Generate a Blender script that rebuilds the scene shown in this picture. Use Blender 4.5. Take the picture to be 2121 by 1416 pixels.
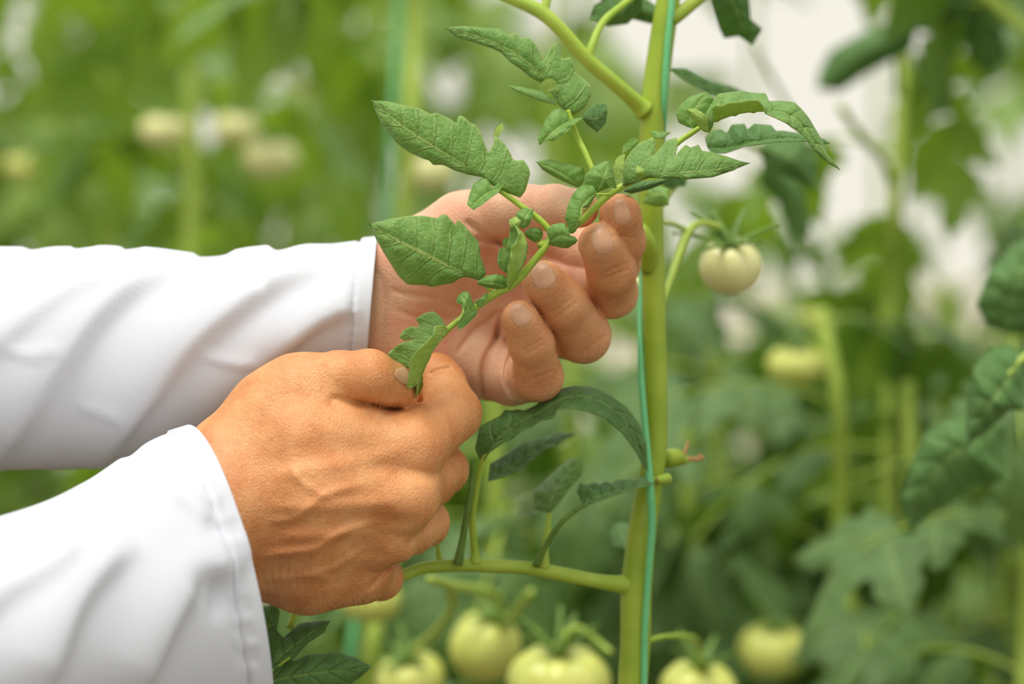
import bpy, math, random
import numpy as np
from mathutils import Vector, Matrix, Euler
from mathutils.bvhtree import BVHTree

for o in list(bpy.data.objects):
    bpy.data.objects.remove(o)
SC = bpy.context.scene
COL = SC.collection
random.seed(7)
rng = np.random.default_rng(7)

# ---------------------------------------------------------------- camera, sky, sun, exposure
FPX = 85.0 / 36.0 * 2121.0        # focal length in pixels of the 2121 x 1416 frame
D0 = 880.0                        # focus distance, mm
CAMH = 1.25                       # camera height, m
cam = bpy.data.cameras.new('camera')
cam.lens = 85.0
cam.sensor_width = 36.0
cam.clip_start = 0.02
cam.dof.use_dof = True
cam.dof.focus_distance = D0 / 1000
cam.dof.aperture_fstop = 5.0
camo = bpy.data.objects.new('camera', cam)
camo.location = (0, 0, CAMH)
camo.rotation_euler = (math.pi / 2, 0, 0)
COL.objects.link(camo)
SC.camera = camo

wd = bpy.data.worlds.new('overcast_sky')
SC.world = wd
wd.use_nodes = True
nt = wd.node_tree
nt.nodes.clear()
out = nt.nodes.new('ShaderNodeOutputWorld')
bg = nt.nodes.new('ShaderNodeBackground')
tc = nt.nodes.new('ShaderNodeTexCoord')
sep = nt.nodes.new('ShaderNodeSeparateXYZ')
rmp = nt.nodes.new('ShaderNodeValToRGB')
rmp.color_ramp.elements[0].position = 0.0
rmp.color_ramp.elements[0].color = (0.90, 0.86, 0.74, 1)
rmp.color_ramp.elements[1].position = 0.85
rmp.color_ramp.elements[1].color = (1.0, 1.0, 1.0, 1)
nt.links.new(tc.outputs['Generated'], sep.inputs[0])
nt.links.new(sep.outputs['Z'], rmp.inputs[0])
nt.links.new(rmp.outputs[0], bg.inputs[0])
nt.links.new(bg.outputs[0], out.inputs[0])
bg.inputs[1].default_value = 0.82

sun = bpy.data.lights.new('sun', 'SUN')
sun.energy = 2.3
sun.angle = math.radians(35)
sun.color = (1.0, 0.95, 0.86)
suno = bpy.data.objects.new('sun', sun)
suno.rotation_euler = Vector((0.16, 0.26, -1.0)).to_track_quat('-Z', 'Y').to_euler()
suno.location = (1, -1, 3)
COL.objects.link(suno)

vs = SC.view_settings
vs.view_transform = 'Standard'
vs.look = 'None'
vs.exposure = 0.30
vs.gamma = 1.0
vs.use_curve_mapping = False
SC.cycles.max_bounces = 4
SC.cycles.diffuse_bounces = 3
SC.cycles.use_adaptive_sampling = True
SC.cycles.adaptive_threshold = 0.03

# ---------------------------------------------------------------- helpers
def cm(px, py, d):                # photo pixel + depth behind the focus plane (mm) -> mm, x right, y up, depth
    k = (D0 + d) / FPX
    return np.array([(px - 1060.5) * k, -(py - 708.0) * k, d], float)
def mm(v, d):                     # pixel length -> mm at that depth
    return v * (D0 + d) / FPX
def world(c):                     # camera mm array (n,3) -> world metres
    c = np.asarray(c, float).reshape(-1, 3)
    return np.stack([c[:, 0], D0 + c[:, 2], c[:, 1]], 1) / 1000.0 + np.array([0, 0, CAMH])
def W(px, py, d):
    return world(cm(px, py, d))[0]
def ztr(x0, y0, s):               # coordinates read off an enlarged crop
    return lambda p: (x0 + p[0] / s, y0 + p[1] / s)
ID = lambda p: (p[0], p[1])

def wloc(o):
    v = Vector((0, 0, 0))
    while o is not None:
        v = v + o.location
        o = o.parent
    return np.array(v)
def tag(o, label=None, cat=None, group=None, kind=None):
    if label: o['label'] = label
    if cat: o['category'] = cat
    if group: o['group'] = group
    if kind: o['kind'] = kind
    return o
def empty(name, loc, label=None, cat=None, group=None):
    o = bpy.data.objects.new(name, None)
    o.empty_display_size = 0.02
    o.location = loc
    COL.objects.link(o)
    return tag(o, label, cat, group)
def mesh_of(name, V, F, mats, mi=None, smooth=True, attrs=None):
    me = bpy.data.meshes.new(name)
    V = np.asarray(V, float)
    if isinstance(F, np.ndarray) and F.ndim == 2:
        n, k = F.shape
        me.vertices.add(len(V)); me.vertices.foreach_set('co', V.astype(np.float32).ravel())
        me.loops.add(n * k); me.loops.foreach_set('vertex_index', F.astype(np.int32).ravel())
        me.polygons.add(n); me.polygons.foreach_set('loop_start', np.arange(0, n * k, k, dtype=np.int32))
        me.update(calc_edges=True)
    else:
        me.from_pydata([tuple(v) for v in V], [], [tuple(f) for f in F])
    for m in (mats if isinstance(mats, (list, tuple)) else [mats]):
        me.materials.append(m)
    if mi is not None:
        me.polygons.foreach_set('material_index', np.asarray(mi, np.int32))
    me.polygons.foreach_set('use_smooth', np.full(len(me.polygons), smooth))
    for an, (ty, arr) in (attrs or {}).items():
        a = me.attributes.new(an, ty, 'POINT')
        a.data.foreach_set('vector' if ty == 'FLOAT_VECTOR' else 'value', np.asarray(arr, np.float32).ravel())
    me.validate()
    me.update()
    return me
def obj(name, V, F, mats, parent=None, origin=None, **kw):      # world-space verts -> object under parent
    V = np.asarray(V, float)
    pl = wloc(parent) if parent is not None else np.zeros(3)
    if origin is None:
        origin = pl if parent is not None else np.array([V[:, 0].mean(), V[:, 1].mean(), V[:, 2].min()])
    origin = np.asarray(origin, float)
    me = mesh_of(name, V - origin, F, mats, **kw)
    o = bpy.data.objects.new(name, me)
    o.location = origin - pl
    COL.objects.link(o)
    if parent is not None:
        o.parent = parent
    return o

def crom(P, n):                   # Catmull-Rom through rows of P
    P = np.asarray(P, float)
    if len(P) < 3:
        t = np.linspace(0, 1, n)[:, None]
        return P[0] * (1 - t) + P[-1] * t
    Q = np.vstack([2 * P[0] - P[1], P, 2 * P[-1] - P[-2]])
    out = []
    for t in np.linspace(0, len(P) - 1 - 1e-9, n):
        i = int(t); f = t - i
        a, b, c, d = Q[i], Q[i + 1], Q[i + 2], Q[i + 3]
        out.append(0.5 * ((2 * b) + (c - a) * f + (2 * a - 5 * b + 4 * c - d) * f * f + (3 * b - a - 3 * c + d) * f ** 3))
    return np.array(out)
def tube(P, R, seg=12, ridge=0.0, nr=5):      # rows of world points and radii (m) -> V, F (capped)
    P = np.asarray(P, float); n = len(P)
    T = np.gradient(P, axis=0); T /= np.linalg.norm(T, axis=1)[:, None] + 1e-12
    ref = np.array([0.31, -0.9, 0.27])
    V = []
    N = ref - T[0] * ref.dot(T[0]); N /= np.linalg.norm(N)
    for i in range(n):
        N = N - T[i] * N.dot(T[i]); N /= np.linalg.norm(N) + 1e-12
        B = np.cross(T[i], N)
        for j in range(seg):
            a = 2 * math.pi * j / seg
            r = R[i] * (1 + ridge * math.cos(nr * a))
            V.append(P[i] + r * (math.cos(a) * N + math.sin(a) * B))
    F = []
    for i in range(n - 1):
        for j in range(seg):
            F.append((i * seg + j, i * seg + (j + 1) % seg, (i + 1) * seg + (j + 1) % seg, (i + 1) * seg + j))
    F.append(tuple(range(seg - 1, -1, -1)))
    F.append(tuple(range((n - 1) * seg, n * seg)))
    return np.array(V), F
def ptube(pts, n=None, seg=12, T=ID, ridge=0.0):     # pts: (x, y, depth, radius px)
    q = []
    for p in pts:
        x, y = T(p[:2])
        q.append(list(cm(x, y, p[2])) + [mm(p[3], p[2])])
    q = crom(q, n or max(8, len(pts) * 6))
    return tube(world(q[:, :3]), np.maximum(q[:, 3], 0.05) / 1000, seg, ridge)

# ---------------------------------------------------------------- materials
def newmat(name):
    m = bpy.data.materials.new(name)
    m.use_nodes = True
    t = m.node_tree
    t.nodes.clear()
    o = t.nodes.new('ShaderNodeOutputMaterial')
    return m, t, o
class NB:
    def __init__(s, t): s.t = t
    def n(s, ty, **kw):
        x = s.t.nodes.new(ty)
        for k, v in kw.items():
            setattr(x, k, v)
        return x
    def put(s, sock, v):
        if isinstance(v, (int, float)): sock.default_value = v
        elif isinstance(v, tuple): sock.default_value = v if len(v) == len(sock.default_value) else tuple(v) + (1,)
        else: s.t.links.new(v, sock)
    def math(s, op, a, b=0.0, c=0.0, clamp=False):
        x = s.n('ShaderNodeMath', operation=op, use_clamp=clamp)
        s.put(x.inputs[0], a); s.put(x.inputs[1], b); s.put(x.inputs[2], c)
        return x.outputs[0]
    def mix(s, f, a, b, blend='MIX'):
        x = s.n('ShaderNodeMix', data_type='RGBA', blend_type=blend)
        s.put(x.inputs[0], f); s.put(x.inputs[6], a); s.put(x.inputs[7], b)
        return x.outputs[2]
    def noise(s, vec, scale, detail=3.0, rough=0.55):
        x = s.n('ShaderNodeTexNoise')
        if vec is not None: s.put(x.inputs['Vector'], vec)
        x.inputs['Scale'].default_value = scale; x.inputs['Detail'].default_value = detail
        x.inputs['Roughness'].default_value = rough
        return x.outputs['Fac']
    def ramp(s, f, a, b):          # linear remap a..b -> 0..1 clamped
        x = s.n('ShaderNodeMapRange', clamp=True)
        s.put(x.inputs[0], f); x.inputs[1].default_value = a; x.inputs[2].default_value = b
        return x.outputs[0]
    def bump(s, h, strength, dist, nrm=None):
        x = s.n('ShaderNodeBump')
        s.put(x.inputs['Height'], h); x.inputs['Strength'].default_value = strength
        x.inputs['Distance'].default_value = dist
        if nrm is not None: s.put(x.inputs['Normal'], nrm)
        return x.outputs[0]
    def objco(s):
        return s.n('ShaderNodeTexCoord').outputs['Object']
    def attr(s, name):
        return s.n('ShaderNodeAttribute', attribute_name=name)
def srgb(r, g, b):
    f = lambda c: (c / 255 / 12.92) if c / 255 <= 0.04045 else ((c / 255 + 0.055) / 1.055) ** 2.4
    return (f(r), f(g), f(b))

def leaf_mat(name, c1, c2, vein, trans, tr=0.32, rough=0.5, uv=True, bumpy=1.0, twoside=None, vary=None):
    m, t, o = newmat(name); b = NB(t)
    co = b.objco()
    n1 = b.noise(co, 45.0, 4.0)
    n2 = b.noise(co, 260.0, 3.0)
    col = b.mix(b.ramp(b.math('ADD', b.math('MULTIPLY', n1, 0.5), b.math('MULTIPLY', n2, 0.5)), 0.38, 0.62), c1, c2)
    if vary:
        oi = b.n('ShaderNodeObjectInfo')
        col = b.mix(b.math('MULTIPLY', oi.outputs['Random'], 0.75), col, vary)
    p = b.n('ShaderNodeBsdfPrincipled')
    if uv:
        a = b.attr('leafuv')
        sx = b.n('ShaderNodeSeparateXYZ'); b.put(sx.inputs[0], a.outputs['Vector'])
        u, v, nlat = sx.outputs[0], sx.outputs[1], sx.outputs[2]
        av = b.math('ABSOLUTE', v)
        wob = b.math('MULTIPLY', b.math('SUBTRACT', b.noise(co, 160.0, 2.0), 0.5), 0.30)
        w = b.math('ADD', b.math('SUBTRACT', b.math('MULTIPLY', u, nlat), b.math('MULTIPLY', av, 0.9)), wob)
        dl = b.math('ABSOLUTE', b.math('SUBTRACT', b.math('FRACT', w), 0.5))       # 0.5 at a lateral vein
        vl = b.ramp(dl, 0.40, 0.5)
        vl = b.math('MULTIPLY', vl, b.math('SUBTRACT', 1.0, b.math('MULTIPLY', av, 0.75)))
        vm = b.ramp(av, 0.09, 0.01)
        vo = b.n('ShaderNodeTexVoronoi', feature='DISTANCE_TO_EDGE')
        b.put(vo.inputs['Vector'], co); vo.inputs['Scale'].default_value = 420.0
        ret = b.ramp(vo.outputs['Distance'], 0.22, 0.0)
        vm2 = b.math('MAXIMUM', vm, b.math('MULTIPLY', vl, 0.4))
        col = b.mix(b.math('MULTIPLY', vm2, 0.85), col, vein)
        col = b.mix(b.math('MULTIPLY', ret, 0.10), col, vein)
        edge = b.ramp(av, 0.93, 1.0)
        col = b.mix(b.math('MULTIPLY', edge, 0.45), col, vein)
        h = b.math('ADD', b.math('MULTIPLY', b.math('MAXIMUM', b.math('MULTIPLY', vm, 0.35), vl), -1.0), b.math('MULTIPLY', ret, -0.2))
        h = b.math('ADD', h, b.math('MULTIPLY', b.noise(co, 900.0, 2.0), 0.25))
        h = b.math('ADD', h, b.math('MULTIPLY', n2, 0.8))
        b.put(p.inputs['Normal'], b.bump(h, 0.8 * bumpy, 0.0009))
    if twoside:
        ge = b.n('ShaderNodeNewGeometry')
        col = b.mix(ge.outputs['Backfacing'], col, twoside)
    b.put(p.inputs['Base Color'], col)
    p.inputs['Roughness'].default_value = rough
    p.inputs['Specular IOR Level'].default_value = 0.35
    try:
        p.inputs['Sheen Weight'].default_value = 0.12
        p.inputs['Sheen Roughness'].default_value = 0.4
    except Exception: pass
    tl = b.n('ShaderNodeBsdfTranslucent'); tl.inputs[0].default_value = tuple(trans) + (1,)
    mx = b.n('ShaderNodeMixShader'); mx.inputs[0].default_value = tr
    t.links.new(p.outputs[0], mx.inputs[1]); t.links.new(tl.outputs[0], mx.inputs[2])
    t.links.new(mx.outputs[0], o.inputs[0])
    return m
def plain_mat(name, c1, c2, scale=60.0, rough=0.5, bump=0.0, bscale=300.0, sss=0.0, sssr=(1, 1, 1), sd=0.002, spec=0.4, tr=0.0, trc=None):
    m, t, o = newmat(name); b = NB(t)
    co = b.objco()
    p = b.n('ShaderNodeBsdfPrincipled')
    b.put(p.inputs['Base Color'], b.mix(b.ramp(b.noise(co, scale, 4.0), 0.35, 0.65), c1, c2))
    p.inputs['Roughness'].default_value = rough
    p.inputs['Specular IOR Level'].default_value = spec
    if sss:
        p.inputs['Subsurface Weight'].default_value = sss
        p.inputs['Subsurface Radius'].default_value = sssr
        p.inputs['Subsurface Scale'].default_value = sd
    if bump:
        b.put(p.inputs['Normal'], b.bump(b.noise(co, bscale, 3.0), bump, 0.0006))
    if tr:
        tl = b.n('ShaderNodeBsdfTranslucent'); tl.inputs[0].default_value = tuple(trc or c1) + (1,)
        mx = b.n('ShaderNodeMixShader'); mx.inputs[0].default_value = tr
        t.links.new(p.outputs[0], mx.inputs[1]); t.links.new(tl.outputs[0], mx.inputs[2])
        t.links.new(mx.outputs[0], o.inputs[0])
    else:
        t.links.new(p.outputs[0], o.inputs[0])
    return m

M = {}
M['leaf_top'] = leaf_mat('leaf_upper_side', srgb(96, 140, 64), srgb(128, 168, 90), srgb(186, 208, 118), srgb(168, 205, 60), 0.30)
M['leaf_under'] = leaf_mat('leaf_under_side', srgb(180, 210, 104), srgb(196, 222, 124), srgb(164, 200, 88), srgb(192, 220, 70), 0.45, bumpy=0.5)
M['leaf_small'] = leaf_mat('leaf_small_upper', srgb(100, 146, 66), srgb(126, 168, 86), srgb(180, 204, 112), srgb(168, 205, 60), 0.32, bumpy=0.35)
M['leaf_small_u'] = leaf_mat('leaf_small_under', srgb(180, 210, 104), srgb(196, 222, 124), srgb(164, 200, 88), srgb(192, 220, 70), 0.45, bumpy=0.25)
M['leaf_dark'] = leaf_mat('leaf_mature_upper', srgb(84, 128, 64), srgb(108, 150, 86), srgb(152, 184, 100), srgb(140, 185, 40), 0.32)
M['leaf_dark_u'] = leaf_mat('leaf_mature_under', srgb(124, 164, 76), srgb(140, 178, 92), srgb(120, 164, 74), srgb(140, 185, 50), 0.32)
M['leaf_low'] = leaf_mat('shaded_foliage', srgb(74, 106, 54), srgb(106, 140, 80), srgb(136, 166, 92), srgb(120, 160, 36), 0.28, bumpy=0.6, twoside=srgb(104, 142, 62), rough=0.42)  # darker foliage copy: the low row's shade is put into the leaf colour
M['leaf_bg'] = leaf_mat('foliage_green', srgb(102, 142, 82), srgb(142, 178, 112), srgb(156, 188, 110), srgb(150, 186, 44), 0.36, uv=False, twoside=srgb(140, 172, 78), vary=srgb(150, 174, 70), rough=0.42)
M['stem'] = plain_mat('stem_green', srgb(150, 178, 56), srgb(166, 190, 72), 80, 0.5, 0.25, 700, 0.25, (0.6, 1, 0.2), 0.004)
M['stem_main'] = plain_mat('stem_main_green', srgb(140, 166, 40), srgb(158, 180, 56), 60, 0.45, 0.2, 500, 0.25, (0.6, 1, 0.2), 0.004)
M['stem_bg'] = plain_mat('stem_far_green', srgb(156, 182, 70), srgb(172, 194, 84), 40, 0.5)
M['brown'] = plain_mat('dry_brown', srgb(186, 148, 92), srgb(160, 118, 70), 300, 0.8)
M['twine'] = plain_mat('green_twine', srgb(118, 206, 140), srgb(130, 214, 152), 800, 0.45, tr=0.25, trc=srgb(110, 220, 140))
M['tomato'] = plain_mat('unripe_tomato_skin', srgb(194, 202, 98), srgb(208, 212, 116), 30, 0.28, 0.0, 100, 0.35, (0.9, 1, 0.35), 0.006, 0.5)
M['tomato_pale'] = plain_mat('pale_tomato_skin', srgb(222, 222, 150), srgb(232, 230, 168), 30, 0.28, 0.0, 100, 0.35, (0.9, 1, 0.35), 0.006, 0.5)
M['calyx'] = plain_mat('calyx_green', srgb(104, 140, 58), srgb(124, 158, 72), 200, 0.55, tr=0.25, trc=srgb(130, 165, 50))
M['soil'] = plain_mat('brown_soil', srgb(96, 82, 62), srgb(70, 58, 44), 8, 0.95, 0.6, 30)
M['film'] = plain_mat('greenhouse_film', srgb(252, 248, 238), srgb(248, 244, 232), 1.5, 0.7, tr=0.6, trc=srgb(254, 251, 242), spec=0.1)
M['nail'] = plain_mat('fingernail', srgb(210, 158, 122), srgb(220, 172, 138), 120, 0.34, 0, 100, 0.3, (1, 0.4, 0.25), 0.002, 0.5)
M['hair'] = plain_mat('body_hair', srgb(70, 48, 30), srgb(90, 64, 40), 200, 0.5)
M['plant_hair'] = plain_mat('plant_hair', srgb(222, 226, 190), srgb(214, 220, 170), 200, 0.5)

def skin_mat():
    m, t, o = newmat('skin'); b = NB(t)
    co = b.objco()
    p = b.n('ShaderNodeBsdfPrincipled')
    tan = b.attr('tan').outputs['Fac']
    palm = b.mix(b.ramp(b.noise(co, 55.0, 3.0), 0.35, 0.68), srgb(232, 190, 156), srgb(222, 158, 130))
    back = b.mix(b.ramp(b.noise(co, 75.0, 4.0), 0.35, 0.65), srgb(224, 163, 108), srgb(205, 136, 82))
    back = b.mix(b.math('MULTIPLY', b.ramp(b.noise(co, 420.0, 3.0), 0.52, 0.75), 0.28), back, srgb(170, 108, 62))
    col = b.mix(tan, palm, back)
    b.put(p.inputs['Base Color'], col)
    p.inputs['Roughness'].default_value = 0.46
    p.inputs['Specular IOR Level'].default_value = 0.38
    p.inputs['Subsurface Weight'].default_value = 0.22
    p.inputs['Subsurface Radius'].default_value = (1.0, 0.4, 0.22)
    p.inputs['Subsurface Scale'].default_value = 0.0035
    vo = b.n('ShaderNodeTexVoronoi', feature='DISTANCE_TO_EDGE')
    mp = b.n('ShaderNodeMapping'); b.put(mp.inputs['Vector'], co); mp.inputs['Scale'].default_value = (1.0, 1.0, 0.7)
    b.put(vo.inputs['Vector'], mp.outputs[0]); vo.inputs['Scale'].default_value = 800.0
    h = b.math('ADD', b.math('MULTIPLY', b.ramp(vo.outputs['Distance'], 0.0, 0.25), 0.35), b.math('MULTIPLY', b.noise(co, 500.0, 4.0), 0.7))
    b.put(p.inputs['Normal'], b.bump(h, 0.5, 0.0006))
    t.links.new(p.outputs[0], o.inputs[0])
    return m
M['skin'] = skin_mat()
def coat_mat():
    m, t, o = newmat('white_cotton'); b = NB(t)
    co = b.objco()
    p = b.n('ShaderNodeBsdfPrincipled')
    b.put(p.inputs['Base Color'], b.mix(b.noise(co, 20.0, 3.0), srgb(207, 211, 220), srgb(215, 218, 226)))
    p.inputs['Roughness'].default_value = 0.85
    p.inputs['Specular IOR Level'].default_value = 0.15
    h = b.math('ADD', b.noise(co, 1500.0, 2.0), b.math('MULTIPLY', b.noise(co, 60.0, 2.0), 1.2))
    b.put(p.inputs['Normal'], b.bump(h, 0.15, 0.0007))
    t.links.new(p.outputs[0], o.inputs[0])
    return m
M['coat'] = coat_mat()

# ---------------------------------------------------------------- the place
def slab(name, x0, x1, y0, y1, z0, z1, mat, kind='structure'):
    V = np.array([(x, y, z) for z in (z0, z1) for y in (y0, y1) for x in (x0, x1)], float)
    F = [(0, 2, 3, 1), (4, 5, 7, 6), (0, 1, 5, 4), (2, 6, 7, 3), (0, 4, 6, 2), (1, 3, 7, 5)]
    return tag(obj(name, V, F, mat, smooth=False), kind=kind)
slab('floor', -12, 12, -3, 12.0, -0.1, 0.0, M['soil'])
slab('wall_back', -12, 12, 12.0, 12.02, 0.0, 1.55, M['film'])


# ---------------------------------------------------------------- traced leaves
def smooth_env(t, k=7.0):
    return np.minimum(1.0, np.minimum(t * k, (1 - t) * k))
def resample(P, n):
    P = np.asarray(P, float)
    s = np.concatenate([[0], np.cumsum(np.linalg.norm(np.diff(P, axis=0), axis=1))])
    q = np.linspace(0, s[-1], n)
    return np.stack([np.interp(q, s, P[:, i]) for i in range(P.shape[1])], 1)
def leaf(parent, mid, A, B, d=(0, 0), fa=0.0, fb=0.0, bulge=0.0, under=False, T=ID, nu=72, nv=8, lat=6, quilt=0.35,
         mats=('leaf_top', 'leaf_under'), name='leaflet', label=None, thick=0.35, wave=0.5):
    mid = [T(p) for p in mid]; A = [T(p) for p in A]; B = [T(p) for p in B]
    m2 = resample(crom(mid, 60), nu)
    a2 = resample([mid[0]] + A + [mid[-1]], nu)
    b2 = resample([mid[0]] + B + [mid[-1]], nu)
    t = np.linspace(0, 1, nu)
    dm = np.interp(t, np.linspace(0, 1, len(d)), d)
    ker = np.array([.25, .5, .25])
    for _ in range(4):
        dm[1:-1] = np.convolve(dm, ker, 'valid')
    env = smooth_env(t)
    def fo(f):
        f = [f] if np.isscalar(f) else list(f)
        g = np.interp(t, np.linspace(0, 1, len(f)), f)
        for _ in range(6):
            g[1:-1] = np.convolve(g, ker, 'valid')
        return g * env
    wave = wave * min(1.0, (math.hypot(m2[-1][0] - m2[0][0], m2[-1][1] - m2[0][1]) / 170.0) ** 1.5)
    ea = fo(fa) + wave * np.sin(t * 37 + len(A)) * env
    eb = fo(fb) + wave * np.sin(t * 31 + 2 + len(B)) * env
    cols = []; vv = []
    S = np.linspace(0, 1, nv + 1)
    for s in list(-S[::-1]) + list(S[1:]):
        e2, ed = (a2, ea) if s < 0 else (b2, eb)
        k = abs(s)
        xy = m2 * (1 - k) + e2 * k
        dep = dm + ed * (k ** 1.3) - bulge * np.sin(math.pi * k) * env * 0.8
        kk = (D0 + dep) / FPX
        cols.append(np.stack([(xy[:, 0] - 1060.5) * kk, -(xy[:, 1] - 708.0) * kk, dep], 1)); vv.append(s)
    G = np.stack(cols, 1)                                   # nu, nc, 3 in mm
    nc = G.shape[1]
    def normals(G):
        du = np.gradient(G, axis=0); dv = np.gradient(G, axis=1)
        n = np.cross(du, dv); return n / (np.linalg.norm(n, axis=2)[..., None] + 1e-9)
    N = normals(G)
    sgn = -1.0 if N[6:-6, 1:nv, 2].mean() > 0 else 1.0       # toward the camera = negative depth
    if under: sgn = -sgn
    N *= sgn
    U = np.repeat(t[:, None], nc, 1); Vv = np.repeat(np.array(vv)[None], nu, 0)
    w = U * lat - np.abs(Vv) * 0.9
    fr = np.abs(w - np.floor(w) - 0.5)
    q = -np.exp(-((0.5 - fr) / 0.12) ** 2) * (1 - np.abs(Vv) ** 2) - 0.8 * np.exp(-(Vv / 0.09) ** 2)
    size = np.linalg.norm(G[-1, nv] - G[0, nv])
    if size < 24 and mats[0] == 'leaf_top': mats = ('leaf_small', 'leaf_small_u')
    amp = quilt * min(1.3, (size / 34.0) ** 2)
    G = G + N * (q * amp * env[:, None])[..., None]
    N = normals(G) * sgn
    top = world(G.reshape(-1, 3)); bot = world((G - N * thick).reshape(-1, 3))
    idx = np.arange(nu * nc).reshape(nu, nc)
    f = np.stack([idx[:-1, :-1], idx[:-1, 1:], idx[1:, 1:], idx[1:, :-1]], -1).reshape(-1, 4)
    if sgn > 0: ft, fb_ = f, f[:, ::-1] + nu * nc            # (orientation only matters for shading sides)
    else: ft, fb_ = f[:, ::-1], f + nu * nc
    rim = np.concatenate([idx[:, 0], idx[-1, 1:], idx[-2::-1, -1], idx[0, -2:0:-1]])
    r2 = np.roll(rim, -1)
    fr_ = np.stack([rim, r2, r2 + nu * nc, rim + nu * nc], -1)
    F = np.concatenate([ft, fb_, fr_])
    mi = np.concatenate([np.zeros(len(ft)), np.ones(len(fb_)), np.zeros(len(fr_))])
    uv = np.stack([U, Vv, np.full_like(U, lat)], -1).reshape(-1, 3)
    o = obj(name, np.vstack([top, bot]), F, [M[mats[0]], M[mats[1]]], parent, mi=mi, attrs={'leafuv': ('FLOAT_VECTOR', np.vstack([uv, uv]))})
    if label: o['label'] = label
    return o
def leaf_poly(parent, mid, A, B, d=(0, 0), fa=0.0, fb=0.0, bulge=0.0, T=ID, lat=6, quilt=0.35, mats=('leaf_top', 'leaf_under'), name='leaflet', thick=0.35, wave=0.5, grain=7.0, under=False):
    """Leaf with deep notches: outline filled with a fine triangle net, shaped in depth about its midrib."""
    mid = np.array([T(p) for p in mid], float); A = [T(p) for p in A]
    ms = resample(crom(mid, 80), 120)
    B = [T(p) for p in B] if B is not None else [tuple(p) for p in ms[6:-6:6]]
    def dens(P):
        P = np.array(P); s = np.linalg.norm(np.diff(P, axis=0), axis=1)
        out = []
        for i in range(len(P) - 1):
            n = max(1, int(round(s[i] / (grain * 0.55))))
            out += [P[i] + (P[i + 1] - P[i]) * q / n for q in range(n)]
        return np.array(out + [P[-1]])
    def soften(P):
        P = P.copy(); P[1:-1] = 0.6 * P[1:-1] + 0.2 * (P[:-2] + P[2:]); return P
    ea = soften(dens([tuple(mid[0])] + A + [tuple(mid[-1])])); eb = soften(dens([tuple(mid[0])] + B + [tuple(mid[-1])]))
    loop = np.vstack([ea, eb[-2:0:-1]])
    nl = len(loop)
    def seg_dist(X, P):
        best = np.full(len(X), 1e9); tt = np.zeros(len(X)); sg = np.zeros(len(X))
        for i in range(len(P) - 1):
            u = P[i]; v = P[i + 1] - P[i]
            t = np.clip(((X - u) @ v) / max(v.dot(v), 1e-9), 0, 1)
            dd = X - u - t[:, None] * v; h = np.hypot(dd[:, 0], dd[:, 1]); m = h < best
            best[m] = h[m]; tt[m] = (i + t[m]) / (len(P) - 1); sg[m] = (v[0] * dd[:, 1] - v[1] * dd[:, 0])[m]
        return best, tt, sg
    lo, hi = loop.min(0), loop.max(0)
    gx, gy = np.meshgrid(np.arange(lo[0], hi[0], grain), np.arange(lo[1], hi[1], grain * 0.87))
    gx[1::2] += grain / 2
    pts = np.stack([gx.ravel(), gy.ravel()], 1)
    x, y = pts[:, 0], pts[:, 1]; ins = np.zeros(len(pts), bool)
    for i in range(nl):
        p, q = loop[i], loop[(i + 1) % nl]
        c = (p[1] > y) != (q[1] > y)
        with np.errstate(divide='ignore', invalid='ignore'):
            ins ^= c & (x < (q[0] - p[0]) * (y - p[1]) / (q[1] - p[1]) + p[0])
    pts = pts[ins]
    de, _, _ = seg_dist(pts, np.vstack([loop, loop[:1]]))
    pts = pts[de > grain * 0.45]
    allp = np.vstack([loop, pts])
    from mathutils.geometry import delaunay_2d_cdt
    vo, eo, fo_, _, _, _ = delaunay_2d_cdt([Vector(p) for p in allp], [(i, (i + 1) % nl) for i in range(nl)], [list(range(nl))], 1, 1e-5)
    X = np.array([tuple(v) for v in vo]); tris = np.array([tuple(f) for f in fo_ if len(f) == 3])
    cross = (X[tris[:, 1], 0] - X[tris[:, 0], 0]) * (X[tris[:, 2], 1] - X[tris[:, 0], 1]) - (X[tris[:, 1], 1] - X[tris[:, 0], 1]) * (X[tris[:, 2], 0] - X[tris[:, 0], 0])
    tris[cross < 0] = tris[cross < 0][:, ::-1]
    dm, t, sg = seg_dist(X, ms)
    de, _, _ = seg_dist(X, np.vstack([loop, loop[:1]]))
    k = dm / (dm + de + 1e-6)
    sA = np.sign(seg_dist(np.array([ea[len(ea) // 2]]), ms)[2][0])
    isA = (sg * sA) >= 0
    ker = np.array([.25, .5, .25]); tg = np.linspace(0, 1, 120)
    def prof(f):
        f = [f, f] if np.isscalar(f) else list(f)
        g = np.interp(tg, np.linspace(0, 1, len(f)), f)
        for _ in range(30): g[1:-1] = np.convolve(g, ker, 'valid')
        return np.interp(t, tg, g)
    env = np.clip(np.minimum(t * 7, (1 - t) * 7), 0, 1)
    wide = np.clip(dm / (0.22 * np.linalg.norm(mid[-1] - mid[0])), 0, 1.6)
    fold = np.where(isA, prof(fa), prof(fb))
    dep = prof(d) + fold * wide ** 1.2 - bulge * np.sin(math.pi * np.clip(k, 0, 1)) + wave * np.sin(t * 34 + isA * 2) * k ** 2 * env
    w = t * lat - k * 0.9
    fr = np.abs(w - np.floor(w) - 0.5)
    q = -np.exp(-((0.5 - fr) / 0.12) ** 2) * (1 - k ** 2) * np.clip(wide * 5, 0, 1) - 0.35 * np.exp(-(dm / 6.0) ** 2)
    size = np.linalg.norm(mid[-1] - mid[0]) * 0.176
    dep = dep - q * 2.2 * quilt * min(1.3, (size / 34.0) ** 1.4)
    kk = (D0 + dep) / FPX
    P = np.stack([(X[:, 0] - 1060.5) * kk, -(X[:, 1] - 708.0) * kk, dep], 1)
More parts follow.
